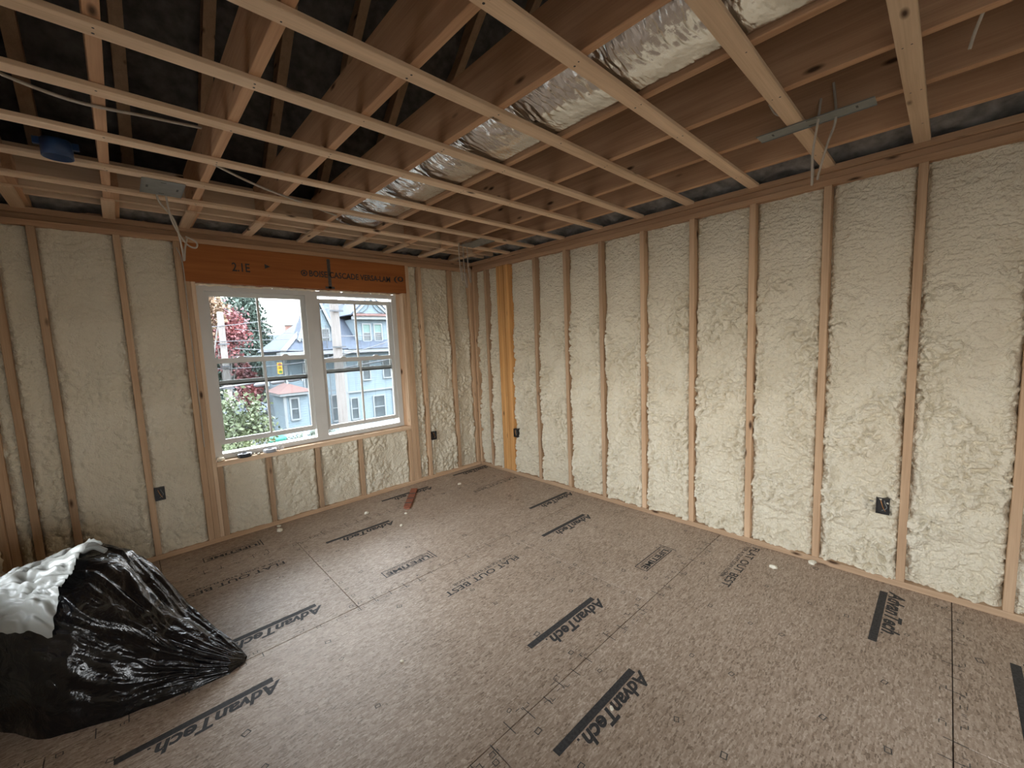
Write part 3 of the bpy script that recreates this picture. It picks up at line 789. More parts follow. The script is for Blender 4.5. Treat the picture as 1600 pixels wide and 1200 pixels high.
# lumpy grey foam in the eave bays over the front wall and in the strip over the right wall
def lump_strip(name, along, a0, a1, prof, seed):
    na, nb = int((a1 - a0) / 0.02), 14
    A, S = np.meshgrid(np.linspace(a0, a1, na), np.linspace(0, 1, nb), indexing='ij')
    (q0, z0), (q1, z1) = prof
    Q = q0 + (q1 - q0) * S; Z = z0 + (z1 - z0) * S
    n = 0.03 * perlin(A * 7, S * 2, seed) + 0.022 * np.abs(perlin(A * 22, S * 6, seed + 1))
    Z = Z - n * 0.7; Q = Q - n * 0.7
    V = np.stack([A, Q, Z], -1) if along == 'X' else np.stack([Q, A, Z], -1)
    F = grid_faces(na, nb)
    return mesh_np(name, V.reshape(-1, 3), F, M['rim_foam'], ceiling, True, tuple(V[0, 0]))
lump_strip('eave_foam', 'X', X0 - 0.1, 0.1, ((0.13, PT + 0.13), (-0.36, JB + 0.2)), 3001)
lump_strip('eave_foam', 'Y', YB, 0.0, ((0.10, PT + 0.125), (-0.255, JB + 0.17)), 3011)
box('rim_board', X0 - 0.14, 0.14, 0.105, 0.139, PT + 0.115, 2.74, M['joistX'], ceiling)
# foil-jacketed duct lying in a joist bay
na, nb = 900, 70
prof = catmull([(-1.893, 2.70), (-1.886, 2.625), (-1.855, 2.57), (-1.80, 2.535), (-1.73, 2.517), (-1.66, 2.509), (-1.59, 2.508), (-1.54, 2.513), (-1.530, 2.545), (-1.5285, 2.62)], 12)
dl = np.r_[0, np.cumsum(np.linalg.norm(np.diff(prof, axis=0), axis=1))]; dl /= dl[-1]
ss = np.linspace(0, 1, nb); PX = np.interp(ss, dl, prof[:, 0]); PZ = np.interp(ss, dl, prof[:, 1])
nx_ = np.gradient(PZ); nz0 = -np.gradient(PX); nl = np.hypot(nx_, nz0); nx_ /= nl; nz0 /= nl      # outward normal (down / sideways)
Yd, Sd = np.meshgrid(np.linspace(-5.9, -0.62, na), ss, indexing='ij')
leftw = 1 - sstep(0.50, 0.62, Sd + 0.05 * perlin(Yd * 4, Sd * 0, 49))
rib = perlin(Yd * 38 + 1.5 * perlin(Yd * 6, Sd * 3, 51), Sd * 2.5, 50); rib2 = perlin(Yd * 80, Sd * 9, 54); nz2 = perlin(Yd * 12, Sd * 7, 52)
H_ = leftw * (0.012 * (np.abs(rib) - 0.25) + 0.004 * rib2 + 0.006 * nz2) + (1 - leftw) * (0.0025 * nz2 + 0.0022 * np.abs(perlin(Yd * 55, Sd * 30, 53)))
H_ *= np.minimum(1, np.minimum(Sd, 1 - Sd) * 8)
Xd = PX[None, :] + nx_[None, :] * H_; Zd = PZ[None, :] + nz0[None, :] * H_
Zd = np.maximum(Zd, 2.4985)
foil = mesh_np('duct_jacket', np.stack([Xd, Yd, Zd], -1).reshape(-1, 3), grid_faces(na, nb)[:, ::-1], M['foil'], None, True, (-1.712, -3.2, 2.735))
foil.name = 'foil_duct'
tag(foil, 'crinkled silver foil duct lying in the joist bay above the strapping', 'duct')

# ------------------------------------------------------------------ outlet boxes and ceiling plates
def outlet_box(loc, face, label, w=0.06, h=0.095):
    """new-work box: open black plastic shell with nail ears and cable ends; face: 'front' looks to -y, 'right' looks to -x"""
    o = empty('outlet_box', loc); tag(o, label, 'outlet box', 'open outlet boxes')
    def put(name, lst, mat, par=None):
        out = []
        for (a0, a1, d0, d1, z0, z1) in lst:
            if face == 'front': out.append((loc[0] + a0, loc[0] + a1, loc[1] + d0, loc[1] + d1, loc[2] + z0, loc[2] + z1))
            else: out.append((loc[0] + d0, loc[0] + d1, loc[1] - a1, loc[1] - a0, loc[2] + z0, loc[2] + z1))
        return boxes_mesh(name, out, mat, par or o, loc)
    t = 0.004; d0 = -0.016; d1 = 0.06
    sh = put('box_shell', [(-w / 2, -w / 2 + t, d0, d1, 0, h), (w / 2 - t, w / 2, d0, d1, 0, h), (-w / 2 + t, w / 2 - t, d0, d1, 0, t), (-w / 2 + t, w / 2 - t, d0, d1, h - t, h), (-w / 2 + t, w / 2 - t, -0.007, d1, t, h - t)], M['black_plastic'])
    put('nail_ear', [(-w / 2 - 0.03, -w / 2, 0.002, 0.006, h * 0.62, h * 0.68)], M['steel'], sh)
    def P(a, d, z): return (loc[0] + a, loc[1] + d, loc[2] + z) if face == 'front' else (loc[0] + d, loc[1] - a, loc[2] + z)
    for q, cm_ in ((-0.010, M['wire_copper']), (0.006, M['steel'])):
        c = tube('cable_end', [P(q, -0.008, h * 0.85), P(q + 0.004, -0.013, h * 0.7), P(q + 0.012, -0.014, h * 0.42), P(q + 0.002 - 2 * q, -0.011, h * 0.2)], 0.0018, cm_, o, 6)
    return o
outlet_box((-3.062, 0.002, 0.455), 'front', 'black outlet box low on the foam left of the window')
outlet_box((-0.662, 0.002, 0.448), 'front', 'black outlet box low on the foam between the window and the corner')
outlet_box((0.002, -0.675, 0.445), 'right', 'black outlet box beside the orange post near the corner')
outlet_box((0.002, -3.785, 0.425), 'right', 'black outlet box beside a stud at the near end of the right wall')

def cable(label, pts, rad=0.0055, name='electrical_cable', n=8):
    o = tube(name, pts, rad, M['wire_white'], None, 6, n); tag(o, label, 'cable', 'white electrical cables'); return o

def steel_plate(loc, sx, sy, label, fold=0.02):
    o = empty('lamp_mounting_plate', loc); tag(o, label, 'metal plate', 'steel mounting plates under the strapping')
    x, y, z = loc
    # plate with a round lamp hole, folded edges and fixing slots
    seg = 24; R = min(sx, sy) * 0.30; V = []; F = []
    hx, hy = sx / 2, sy / 2
    cy = hy * 0.42
    for zz in (0.0, 0.0015):
        for k in range(seg):
            a = 2 * math.pi * k / seg; V.append((R * math.cos(a), cy + R * math.sin(a), zz))
        for k in range(seg):
            a = 2 * math.pi * k / seg; c, s = math.cos(a), math.sin(a)
            tmin = min([(hx / abs(c)) if abs(c) > 1e-6 else 9, ((hy - cy) / s) if s > 1e-6 else (((hy + cy) / -s) if s < -1e-6 else 9)])
            V.append((tmin * c, cy + tmin * s, zz))
        V += [(-hx, -hy, zz), (hx, -hy, zz), (hx, hy, zz), (-hx, hy, zz)]
    n = 2 * seg + 4
    for b0, fl in ((0, True), (n, False)):
        for k in range(seg):
            q = [b0 + k, b0 + seg + k, b0 + seg + (k + 1) % seg, b0 + (k + 1) % seg]
            F.append(q[::-1] if fl else q)
    for k in range(seg): F.append([k, (k + 1) % seg, n + (k + 1) % seg, n + k])
    me = bpy.data.meshes.new('plate'); me.from_pydata(V, [], F); me.update()
    link('plate', me, M['steel'], o)
    for s in (-1, 1):
        box('folded_edge', x + s * hx - 0.001, x + s * hx + 0.001, y - hy, y + hy, z - fold * 0.2, z + fold, M['steel'], o, bev=0)
        box('fixing_slot', x + s * hx * 0.72 - 0.004, x + s * hx * 0.72 + 0.004, y - hy * 0.75, y - hy * 0.55, z - 0.001, z + 0.0005, M['black_plastic'], o, bev=0)
    return o
ZP = JB - 0.0215
def solid_plate(loc, sx, sy, label, drop=0.0):
    o = empty('lamp_mounting_plate', loc); tag(o, label, 'metal plate', 'steel mounting plates under the strapping')
    x, y, z = loc
    pl = boxes_mesh('plate', [(x - sx / 2, x + sx / 2, y - sy / 2, y + sy / 2, z - 0.0015, z)], M['steel'], o, loc)
    for s in (-1, 1):
        box('folded_edge', x + s * sx / 2 - 0.001, x + s * sx / 2 + 0.001, y - sy / 2, y + sy / 2, z - 0.005, z - 0.0016, M['steel'], o, bev=0)
        box('fixing_slot', x + s * sx * 0.36 - 0.005, x + s * sx * 0.36 + 0.005, y - 0.02, y + 0.02, z - 0.0022, z - 0.0016, M['black_plastic'], o, bev=0)
        box('fixing_slot', x - 0.012, x + 0.012, y + s * sy * 0.36 - 0.004, y + s * sy * 0.36 + 0.004, z - 0.0022, z - 0.0016, M['black_plastic'], o, bev=0)
    return o
solid_plate((-2.905, -0.89, ZP), 0.185, 0.27, 'grey steel plate under the strapping at the left, above the window header')
solid_plate((-0.755, -3.53, ZP), 0.09, 0.44, 'long narrow grey steel plate crossing the strapping at the right')
solid_plate((-0.60, -0.86, ZP), 0.17, 0.34, 'grey steel plate under the strapping near the far corner')
# hanging cables
cable('white cable hanging in a loop below the left steel plate', [(-2.88, -0.74, 2.60), (-2.88, -0.76, 2.45), (-2.86, -0.72, 2.33), (-2.80, -0.65, 2.23), (-2.75, -0.62, 2.215), (-2.745, -0.63, 2.25), (-2.80, -0.66, 2.27)])
cable('white cable hanging straight beside the header above the left of the window', [(-2.91, -0.74, 2.58), (-2.92, -0.75, 2.45), (-2.85, -0.70, 2.35), (-2.825, -0.66, 2.20), (-2.82, -0.655, 2.12), (-2.81, -0.655, 2.19), (-2.795, -0.655, 2.26)])
cable('pair of white cable ends hanging from the long plate at the right', [(-0.76, -3.56, 2.56), (-0.76, -3.55, 2.46), (-0.68, -3.52, 2.36), (-0.63, -3.51, 2.26), (-0.60, -3.505, 2.24), (-0.61, -3.51, 2.31)])
cable('single white cable dropping behind the pair at the right', [(-0.735, -3.60, 2.62), (-0.72, -3.61, 2.47), (-0.70, -3.58, 2.38), (-0.64, -3.54, 2.28), (-0.62, -3.53, 2.25)], 0.005)
cable('loose white cable tip curling above the long plate at the right', [(-0.80, -3.46, 2.505), (-0.86, -3.41, 2.52), (-0.90, -3.39, 2.56)], 0.004)
for i, (dx, dz) in enumerate(((0.0, 2.16), (0.05, 2.10), (0.10, 2.15))):
    cable(['leftmost white cable hanging at the far corner', 'longest white cable hanging at the far corner', 'rightmost white cable hanging at the far corner'][i],
          [(-0.68 + dx * 0.5, -0.72, 2.56), (-0.70 + dx, -0.71, 2.45), (-0.69 + dx, -0.70, 2.3), (-0.675 + dx, -0.70, dz), (-0.655 + dx, -0.69, dz - 0.005), (-0.66 + dx, -0.69, dz + 0.12)], 0.005)
cable('white cable strung across the joists at the far left', [(-3.78, -1.92, 2.545), (-3.45, -1.80, 2.50), (-3.22, -1.72, 2.486), (-3.0, -1.70, 2.505), (-2.80, -1.60, 2.56)], 0.006)
cable('white cable strung across the bays above the window', [(-2.76, -1.38, 2.50), (-2.5, -1.20, 2.49), (-2.2, -1.05, 2.486), (-2.0, -0.94, 2.488), (-1.935, -0.91, 2.489)], 0.006)
cable('white cable dangling between the joists at the top right', [(-1.15, -4.05, 2.60), (-1.10, -4.04, 2.52), (-1.04, -4.02, 2.47), (-1.02, -4.01, 2.43)], 0.005)
cable('white cable running straight down the stud left of the window', [(-2.79, -0.008, 2.33), (-2.764, -0.006, 2.2), (-2.766, -0.006, 1.7), (-2.763, -0.006, 1.2), (-2.765, -0.006, 0.80)], 0.004)
# blue round ceiling box
bb = empty('ceiling_box', (-3.29, -1.14, 2.455)); tag(bb, 'round blue plastic electrical box hanging between the strapping at the left', 'electrical box')
lathe('box_shell', [(0.0, 0.075), (0.050, 0.075), (0.053, 0.070), (0.053, 0.0), (0.049, 0.0), (0.049, 0.06), (0.0, 0.06)], M['blue_plastic'], bb, 26, (-3.29, -1.14, 2.455))
for s in (-1, 1): box('mounting_tab', -3.29 + s * 0.062 - 0.012, -3.29 + s * 0.062 + 0.012, -1.15, -1.13, 2.50, 2.53, M['blue_plastic'], bb, bev=0.001)

# ------------------------------------------------------------------ things on the floor and the sill
def bag_surface(S, A, off=0.0):
    """heap of a filled sack lying on its side: S 0..1 from the left end to the gathered tip, A 0..pi across"""
    ax = np.array([-3.80, -1.22]); tip = np.array([-2.87, -1.665])
    keyS = [0.0, 0.08, 0.22, 0.40, 0.52, 0.62, 0.74, 0.86, 0.95, 1.0]
    H = np.interp(S, keyS, [0.40, 0.52, 0.59, 0.60, 0.545, 0.40, 0.225, 0.12, 0.055, 0.012])
    W = np.interp(S, keyS, [0.26, 0.36, 0.44, 0.45, 0.42, 0.34, 0.25, 0.16, 0.085, 0.02])
    px = ax[0] + (tip[0] - ax[0]) * S; py = ax[1] + (tip[1] - ax[1]) * S
    py = py + 0.16 * np.sin(np.pi * np.clip(S * 1.05, 0, 1)) 
    d = (tip - ax) / np.linalg.norm(tip - ax); nrm = np.array([-d[1], d[0]])
    pleat = perlin(A * 6.5 + 1.2 * perlin(S * 4, A * 2, 61), S * 2.2, 60)
    fold = np.abs(perlin(A * 14 + 2.0 * perlin(S * 5, A * 3, 63), S * 4.0, 62))
    lump = perlin(S * 4.5, A * 2.6, 64)
    top = np.exp(-((A - 1.75) / 0.55) ** 2)
    k = 1 + 0.05 * lump + (0.012 + 0.10 * S * S) * pleat + (0.010 + 0.05 * top + 0.07 * S * S) * (fold - 0.2)
    ca = np.cos(A); sa = np.sin(A)
    W = W * np.where(ca < 0, np.interp(S, [0, 0.15, 0.30, 0.45, 0.65, 1], [0.14, 0.34, 0.58, 0.80, 0.95, 1]), 1.0)
    lat = (W * k + off) * np.sign(ca) * np.abs(ca) ** 0.75
    z = (H * k + off) * np.abs(sa) ** 0.85
    x = px + nrm[0] * lat; y = py + nrm[1] * lat
    return np.maximum(x, X0 + 0.02), y, np.maximum(z, 0.002)
nS, nA = 150, 130
S, A = np.meshgrid(np.linspace(0, 1, nS), np.linspace(0, math.pi, nA), indexing='ij')
bx_, by_, bz_ = bag_surface(S, A)
Vt = np.stack([bx_, by_, bz_], -1)
# closed underside
Vu = np.stack([bx_[:, ::-1][:, [0, -1]], by_[:, ::-1][:, [0, -1]], np.full((nS, 2), 0.002)], -1)
Ft = grid_faces(nS, nA)
base = nS * nA
bagV = np.concatenate([Vt.reshape(-1, 3), Vu.reshape(-1, 3)])
Fu = grid_faces(nS, 2) + base
bag = empty('trash_bag', (-3.4, -1.35, 0.0)); tag(bag, 'heaped black plastic trash bag lying on the subfloor at the left', 'trash bag')
mesh_np('bag_body', bagV, np.concatenate([Ft, Fu]), M['bag'], bag, True, (-3.4, -1.35, 0.0))
# gathered neck strip at the crown
tube('gathered_seam', [(-3.40, -1.17, 0.60), (-3.36, -1.19, 0.615), (-3.32, -1.22, 0.59)], np.full(17, 0.012), M['film'], bag, 7)
film = empty('plastic_bag', (-3.6, -1.2, 0.45)); tag(film, 'frosted white plastic bag draped over the top of the black trash bag', 'plastic bag')
S2, A2 = np.meshgrid(np.linspace(0.0, 0.47, 70), np.linspace(math.radians(62), math.radians(140), 60), indexing='ij')
a0 = np.radians(58 + 26 * (S2 / 0.47)); A3 = a0 + (math.radians(140) - a0) * (A2 - math.radians(62)) / math.radians(78)
fx, fy, fz = bag_surface(S2, A3, 0.014)
fz = fz + 0.03 * np.abs(perlin(S2 * 14, A3 * 4, 71)) + 0.05 * sstep(0.34, 0.47, S2) * np.exp(-((A3 - 1.6) / 0.35) ** 2)
Vf = np.stack([fx, fy, fz], -1)
Ff = grid_faces(70, 60)
V2 = Vf.reshape(-1, 3); V3 = V2 - np.array([0, 0, 0.002])
mesh_np('bag_film', np.concatenate([V2, V3]), np.concatenate([Ff, Ff[:, ::-1] + len(V2)]), M['film'], film, True, (-3.6, -1.2, 0.45))

stick_mat = wood('red_cedar_shim', (0.22, 0.075, 0.045), (0.36, 0.14, 0.085), 'Y', knots=False)
st = empty('wood_offcut', (-1.20, -0.36, 0.0)); tag(st, 'reddish wooden offcut lying on the floor below the window wall', 'wood scrap')
def stick_box(u0, u1, w0, w1, z0, z1, name, mat):
    c, s = math.cos(math.radians(52)), math.sin(math.radians(52))
    V = [(c * u - s * w, s * u + c * w, z) for z in (z0, z1) for (u, w) in ((u0, w0), (u1, w0), (u1, w1), (u0, w1))]
    me = bpy.data.meshes.new(name); me.from_pydata(V, [], [[3, 2, 1, 0], [4, 5, 6, 7], [0, 1, 5, 4], [1, 2, 6, 5], [2, 3, 7, 6], [3, 0, 4, 7]]); me.update()
    return link(name, me, mat, st)
stick_box(-0.25, 0.25, -0.032, 0.032, 0.0, 0.016, 'board', stick_mat)
for u in (-0.16, -0.04, 0.09): stick_box(u, u + 0.018, -0.033, 0.033, 0.016, 0.0172, 'dark_band', M['ink_soft'])  # thin dark strips across the board
stick_box(-0.275, -0.25, -0.028, 0.012, 0.0, 0.013, 'splintered_end', stick_mat)

def crumb_mesh(seed):
    bm = bmesh.new(); bmesh.ops.create_icosphere(bm, subdivisions=2, radius=1.0)
    r = random.Random(seed)
    for v in bm.verts:
        n = 1 + 0.35 * float(perlin(v.co.x * 1.7 + seed, v.co.y * 1.7 + v.co.z, seed))
        v.co = Vector((v.co.x * n * 1.2, v.co.y * n * 0.9, max(v.co.z * n * 0.7, -0.5)))
    me = bpy.data.meshes.new('foam_crumb'); bm.to_mesh(me); bm.free(); me.materials.append(M['crumb']); return me
crumbs = [(-1.672, -0.385, 0.018, 'pale foam crumb on the floor below the middle of the window'),
          (-2.339, -0.16, 0.024, 'larger pale foam crumb by the plate under the left end of the window'),
          (-2.32, -0.05, 0.014, 'small foam crumb touching the plate under the left end of the window'),
          (-1.582, -0.867, 0.014, 'small foam crumb beside the far printed logo'),
          (-1.428, -0.666, 0.012, 'tiny foam crumb right of the far printed logo'),
          (-0.633, -0.408, 0.018, 'pale foam crumb on the floor near the far corner'),
          (-0.255, -3.295, 0.020, 'foam crumb on the floor by the right wall next to the slogan print'),
          (-0.035, -3.46, 0.022, 'foam crumb against the plate at the foot of the right wall'),
          (-1.85, -3.12, 0.009, 'tiny foam crumb on the nearest printed logo'),
          (-2.33, -2.25, 0.008, 'tiny foam crumb in the middle of the floor')]
cm = [crumb_mesh(s) for s in (11, 12, 13)]
for i, (x, y, s, lab) in enumerate(crumbs):
    o = link('foam_crumb', cm[i % 3], None, None, (x, y, s * 0.5), (0, 0, i * 1.3)); o.scale = (s, s, s)
    tag(o, lab, 'foam scrap', 'foam crumbs on the floor')
for i, (x, y) in enumerate([(-2.42, -1.405), (-2.63, -2.62), (-2.52, -2.62), (-2.35, -1.83)]):
    o = link('foam_crumb', cm[i % 3], None, None, (x, y, JB + 0.010), (0, 0, i)); o.scale = (0.02, 0.02, 0.02)
    tag(o, ['foam crumb resting on the strapping above the window', 'foam crumb on the strapping left of its neighbour', 'foam crumb on the strapping right of its neighbour', 'foam crumb on the strapping beside a joist'][i], 'foam scrap', 'foam crumbs on the strapping')

# tape rolls on the sill
SZ = OZ0 + 0.0005
def tape_roll(loc, R, r, h, label, col, core):
    o = empty('tape_roll', loc); tag(o, label, 'tape')
    lathe('tape_winding', [(r, 0), (R, 0), (R, h), (r, h), (r, 0)], col, o, 36, loc)
    lathe('cardboard_core', [(r - 0.003, 0.0005), (r - 0.0002, 0.0005), (r - 0.0002, h - 0.001), (r - 0.003, h - 0.001), (r - 0.003, 0.0005)], core, o, 36, loc)
    return o
tape_roll((-2.497, 0.030, SZ), 0.052, 0.021, 0.030, 'dark blue-grey roll of tape on the window sill', plain('dark_tape', (0.035, 0.04, 0.05), 0.25), plain('tape_core', (0.10, 0.11, 0.14), 0.5))
tr = tape_roll((-2.305, 0.027, SZ), 0.048, 0.026, 0.028, 'pale roll of tape in torn clear wrap on the window sill', plain('grey_tape', (0.36, 0.38, 0.42), 0.3), plain('tape_core_pale', (0.3, 0.28, 0.26), 0.5))
# torn wrap around the pale roll
th, hh = np.meshgrid(np.linspace(-0.4, math.pi * 1.2, 50), np.linspace(0, 1, 14), indexing='ij')
Rw = 0.051 + 0.012 * np.abs(perlin(th * 3, hh * 3, 81)) + 0.05 * np.exp(-((th - 0.0) / 0.35) ** 2)
Vw = np.stack([-2.305 + Rw * np.cos(th), 0.027 + np.minimum(Rw * np.sin(th), 0.048), SZ + 0.001 + hh * (0.03 + 0.02 * perlin(th * 2, hh * 0, 82))], -1)
mesh_np('clear_wrap', Vw.reshape(-1, 3), grid_faces(50, 14), M['clear_film'], tr, True, (-2.305, 0.027, SZ))
for x, y, s, lab in ((-2.665, 0.03, 0.028, 'rounded foam lump in the left corner of the window sill'), (-2.40, 0.012, 0.013, 'small foam scrap on the sill between the two tape rolls'), (-2.425, 0.05, 0.010, 'tiny foam scrap at the window frame behind the tape rolls')):
    o = link('foam_lump', cm[0], None, None, (x, y, SZ + s * 0.5), (0, 0, 0.7)); o.scale = (s, s, s); tag(o, lab, 'foam scrap', 'foam lumps on the sill')
# ------------------------------------------------------------------ outside, beyond the glass
GZ = -4.2
M['grass'] = plain('yard_ground', (0.034, 0.032, 0.026), 0.9, var=0.4, scale=1.2)
M['asphalt'] = plain('asphalt', (0.038, 0.042, 0.05), 0.9, var=0.15, scale=0.6)
M['concrete'] = plain('pale_concrete', (0.12, 0.12, 0.115), 0.9, var=0.1, scale=1.5)
M['slate'] = plain('slate_blue_roof', (0.037, 0.048, 0.07), 0.8, var=0.25, scale=6, bump=0.4, bscale=9)
M['redroof'] = plain('red_brown_roof', (0.085, 0.042, 0.037), 0.8, var=0.2, scale=8)
M['trimwhite'] = plain('white_trim', (0.155, 0.17, 0.18), 0.6, var=0.05)
M['pane_dark'] = plain('dark_house_glass', (0.05, 0.062, 0.07), 0.12, var=0.3, scale=1.5)
M['curtain'] = plain('green_blind', (0.10, 0.16, 0.15), 0.8)
M['brick'] = plain('chimney_brick', (0.16, 0.085, 0.07), 0.85, var=0.25, scale=12)
M['polewood'] = wood('utility_pole_wood', (0.115, 0.105, 0.10), (0.185, 0.172, 0.168), 'Z', knots=True)
M['cablegrey'] = plain('outdoor_cable', (0.09, 0.09, 0.10), 0.5)
M['yellow'] = plain('signal_yellow', (0.70, 0.42, 0.05), 0.5)
M['bingreen'] = plain('green_bin', (0.008, 0.10, 0.075), 0.45)
M['iron'] = plain('dark_iron', (0.06, 0.065, 0.075), 0.6)
def mat_clap():
    m, nt, b = new_mat('pale_blue_clapboard'); L = nt.links
    tc = N(nt, 'ShaderNodeTexCoord'); sp = N(nt, 'ShaderNodeSeparateXYZ'); L.new(tc.outputs['Object'], sp.inputs[0])
    mu = N(nt, 'ShaderNodeMath', operation='MULTIPLY'); mu.inputs[1].default_value = 7.0; L.new(sp.outputs['Z'], mu.inputs[0])
    fr = N(nt, 'ShaderNodeMath', operation='FRACT'); L.new(mu.outputs[0], fr.inputs[0])
    no = N(nt, 'ShaderNodeTexNoise'); no.inputs['Scale'].default_value = 0.8; L.new(tc.outputs['Object'], no.inputs['Vector'])
    r = ramp(nt, [(0.3, (0.082, 0.113, 0.134)), (0.7, (0.097, 0.131, 0.154))]); L.new(no.outputs['Fac'], r.inputs[0]); L.new(r.outputs[0], b.inputs['Base Color'])
    bp = N(nt, 'ShaderNodeBump'); bp.inputs['Strength'].default_value = 1.0; bp.inputs['Distance'].default_value = 0.05; bp.invert = True
    L.new(fr.outputs[0], bp.inputs['Height']); L.new(bp.outputs[0], b.inputs['Normal']); b.inputs['Roughness'].default_value = 0.7
    return m
M['clap'] = mat_clap()
def mat_leaf(name, stops):
    m, nt, b = new_mat(name); L = nt.links
    tc = N(nt, 'ShaderNodeTexCoord'); no = N(nt, 'ShaderNodeTexNoise'); no.inputs['Scale'].default_value = 1.1; no.inputs['Detail'].default_value = 6; no.inputs['Roughness'].default_value = 0.75
    L.new(tc.outputs['Object'], no.inputs['Vector']); r = ramp(nt, stops); L.new(no.outputs['Fac'], r.inputs[0]); L.new(r.outputs[0], b.inputs['Base Color'])
    b.inputs['Roughness'].default_value = 0.6
    return m

ground = boxes_mesh('ground', [(-70, 90, -80, 120, GZ - 0.4, GZ)], M['grass']); tag(ground, 'grassy ground far below the window', 'ground', kind='structure')
street = boxes_mesh('street', [(-70, 90, 29.5, 44, GZ, GZ + 0.03), (1.2, 3.3, 12.0, 29.5, GZ, GZ + 0.03)], M['asphalt']); tag(street, 'grey asphalt street and drive seen through the left window', 'street', kind='structure')
kerb = boxes_mesh('sidewalk', [(-70, 3.2, 28.2, 29.4, GZ, GZ + 0.12), (-70, 90, 44.1, 45.4, GZ, GZ + 0.12)], M['concrete']); tag(kerb, 'pale concrete sidewalk along the street', 'sidewalk', kind='structure')
lower = boxes_mesh('building_lower_storey', [(X0 - 0.15, 0.15, YB - 0.15, 0.15, GZ, -0.301)], M['sheath']); tag(lower, 'storey below the bare room', 'building', kind='structure')

def prism(name, V, F, mat, parent, origin): return poly_mesh(name, V, F, mat, parent, origin)
def house_window(par, x0, x1, z0, z1, y, blind=False):
    t = 0.09
    f = boxes_mesh('window', [(x0 - t, x0, y - 0.06, y + 0.03, z0 - t, z1 + t), (x1, x1 + t, y - 0.06, y + 0.03, z0 - t, z1 + t), (x0, x1, y - 0.06, y + 0.03, z1, z1 + t), (x0 - 0.04, x1 + 0.04, y - 0.10, y + 0.03, z0 - t, z0),
                              (x0, x1, y - 0.04, y + 0.02, (z0 + z1) / 2 - 0.03, (z0 + z1) / 2 + 0.03)], M['trimwhite'], par, (x0, y, z0))
    zm = (z0 + z1) / 2
    box('pane', x0, x1, y - 0.012, y - 0.004, z0, zm - 0.03, M['pane_dark'], f, bev=0)
    box('pane', x0, x1, y - 0.012, y - 0.004, zm + 0.03, z1, M['curtain'] if blind else M['pane_dark'], f, bev=0)
    return f

house = empty('house', (8.0, 26.0, GZ)); tag(house, 'tall pale blue clapboard house with gables and slate roof outside', 'house')
HO = (8.0, 26.0, GZ)
boxes_mesh('clapboard_wall', [(7.75, 14.0, 24.0, 29.3, GZ, 1.45)], M['clap'], house, HO)
boxes_mesh('clapboard_wall', [(4.2, 7.75, 24.5, 29.3, GZ, 1.45)], M['clap'], house, HO)
boxes_mesh('clapboard_wall', [(8.78, 11.10, 24.25, 28.0, 1.40, 3.55)], M['clap'], house, HO)
poly_mesh('gable_wall', [(5.25, 24.3, 1.3), (7.35, 24.3, 1.3), (7.35, 24.3, 2.4), (6.25, 24.3, 5.05), (5.25, 24.3, 2.4), (5.25, 25.3, 1.3), (7.35, 25.3, 1.3), (7.35, 25.3, 2.4), (6.25, 25.3, 5.05), (5.25, 25.3, 2.4)],
          [[0, 1, 2, 3, 4], [9, 8, 7, 6, 5], [0, 5, 6, 1], [1, 6, 7, 2], [2, 7, 8, 3], [3, 8, 9, 4], [4, 9, 5, 0]], M['clap'], house, HO)
def slab(name, quad, thick, mat, par):
    q = [Vector(v) for v in quad]; n = (q[1] - q[0]).cross(q[2] - q[0]).normalized() * thick
    V = q + [v + n for v in q]
    k = len(q)
    F = [list(range(k))[::-1], list(range(k, 2 * k))] + [[i, (i + 1) % k, (i + 1) % k + k, i + k] for i in range(k)]
    return poly_mesh(name, V, F, mat, par, HO)
slab('roof_slope', [(3.9, 23.7, 1.45), (14.3, 23.7, 1.45), (11.5, 27.9, 5.0), (8.3, 27.9, 5.0)], 0.12, M['slate'], house)
slab('roof_slope', [(3.9, 29.5, 1.45), (3.9, 23.7, 1.45), (8.3, 27.9, 5.0)], 0.12, M['slate'], house)
slab('roof_slope', [(14.3, 23.7, 1.45), (14.3, 29.5, 1.45), (11.5, 27.9, 5.0)], 0.12, M['slate'], house)
slab('roof_slope', [(14.3, 29.5, 1.45), (3.9, 29.5, 1.45), (8.3, 27.9, 5.0), (11.5, 27.9, 5.0)], 0.12, M['slate'], house)
slab('roof_slope', [(7.5, 24.15, 2.15), (7.5, 25.5, 2.15), (6.25, 25.5, 5.15), (6.25, 24.15, 5.15)], 0.1, M['slate'], house)
slab('roof_slope', [(5.1, 25.5, 2.15), (5.1, 24.15, 2.15), (6.25, 24.15, 5.15), (6.25, 25.5, 5.15)], 0.1, M['slate'], house)
slab('rake_trim', [(7.46, 24.10, 2.05), (7.62, 24.10, 2.2), (6.25, 24.10, 5.42), (6.25, 24.10, 5.1)], -0.08, M['trimwhite'], house)
slab('rake_trim', [(5.12, 24.10, 2.05), (6.25, 24.10, 5.1), (6.25, 24.10, 5.42), (4.98, 24.10, 2.2)], -0.08, M['trimwhite'], house)
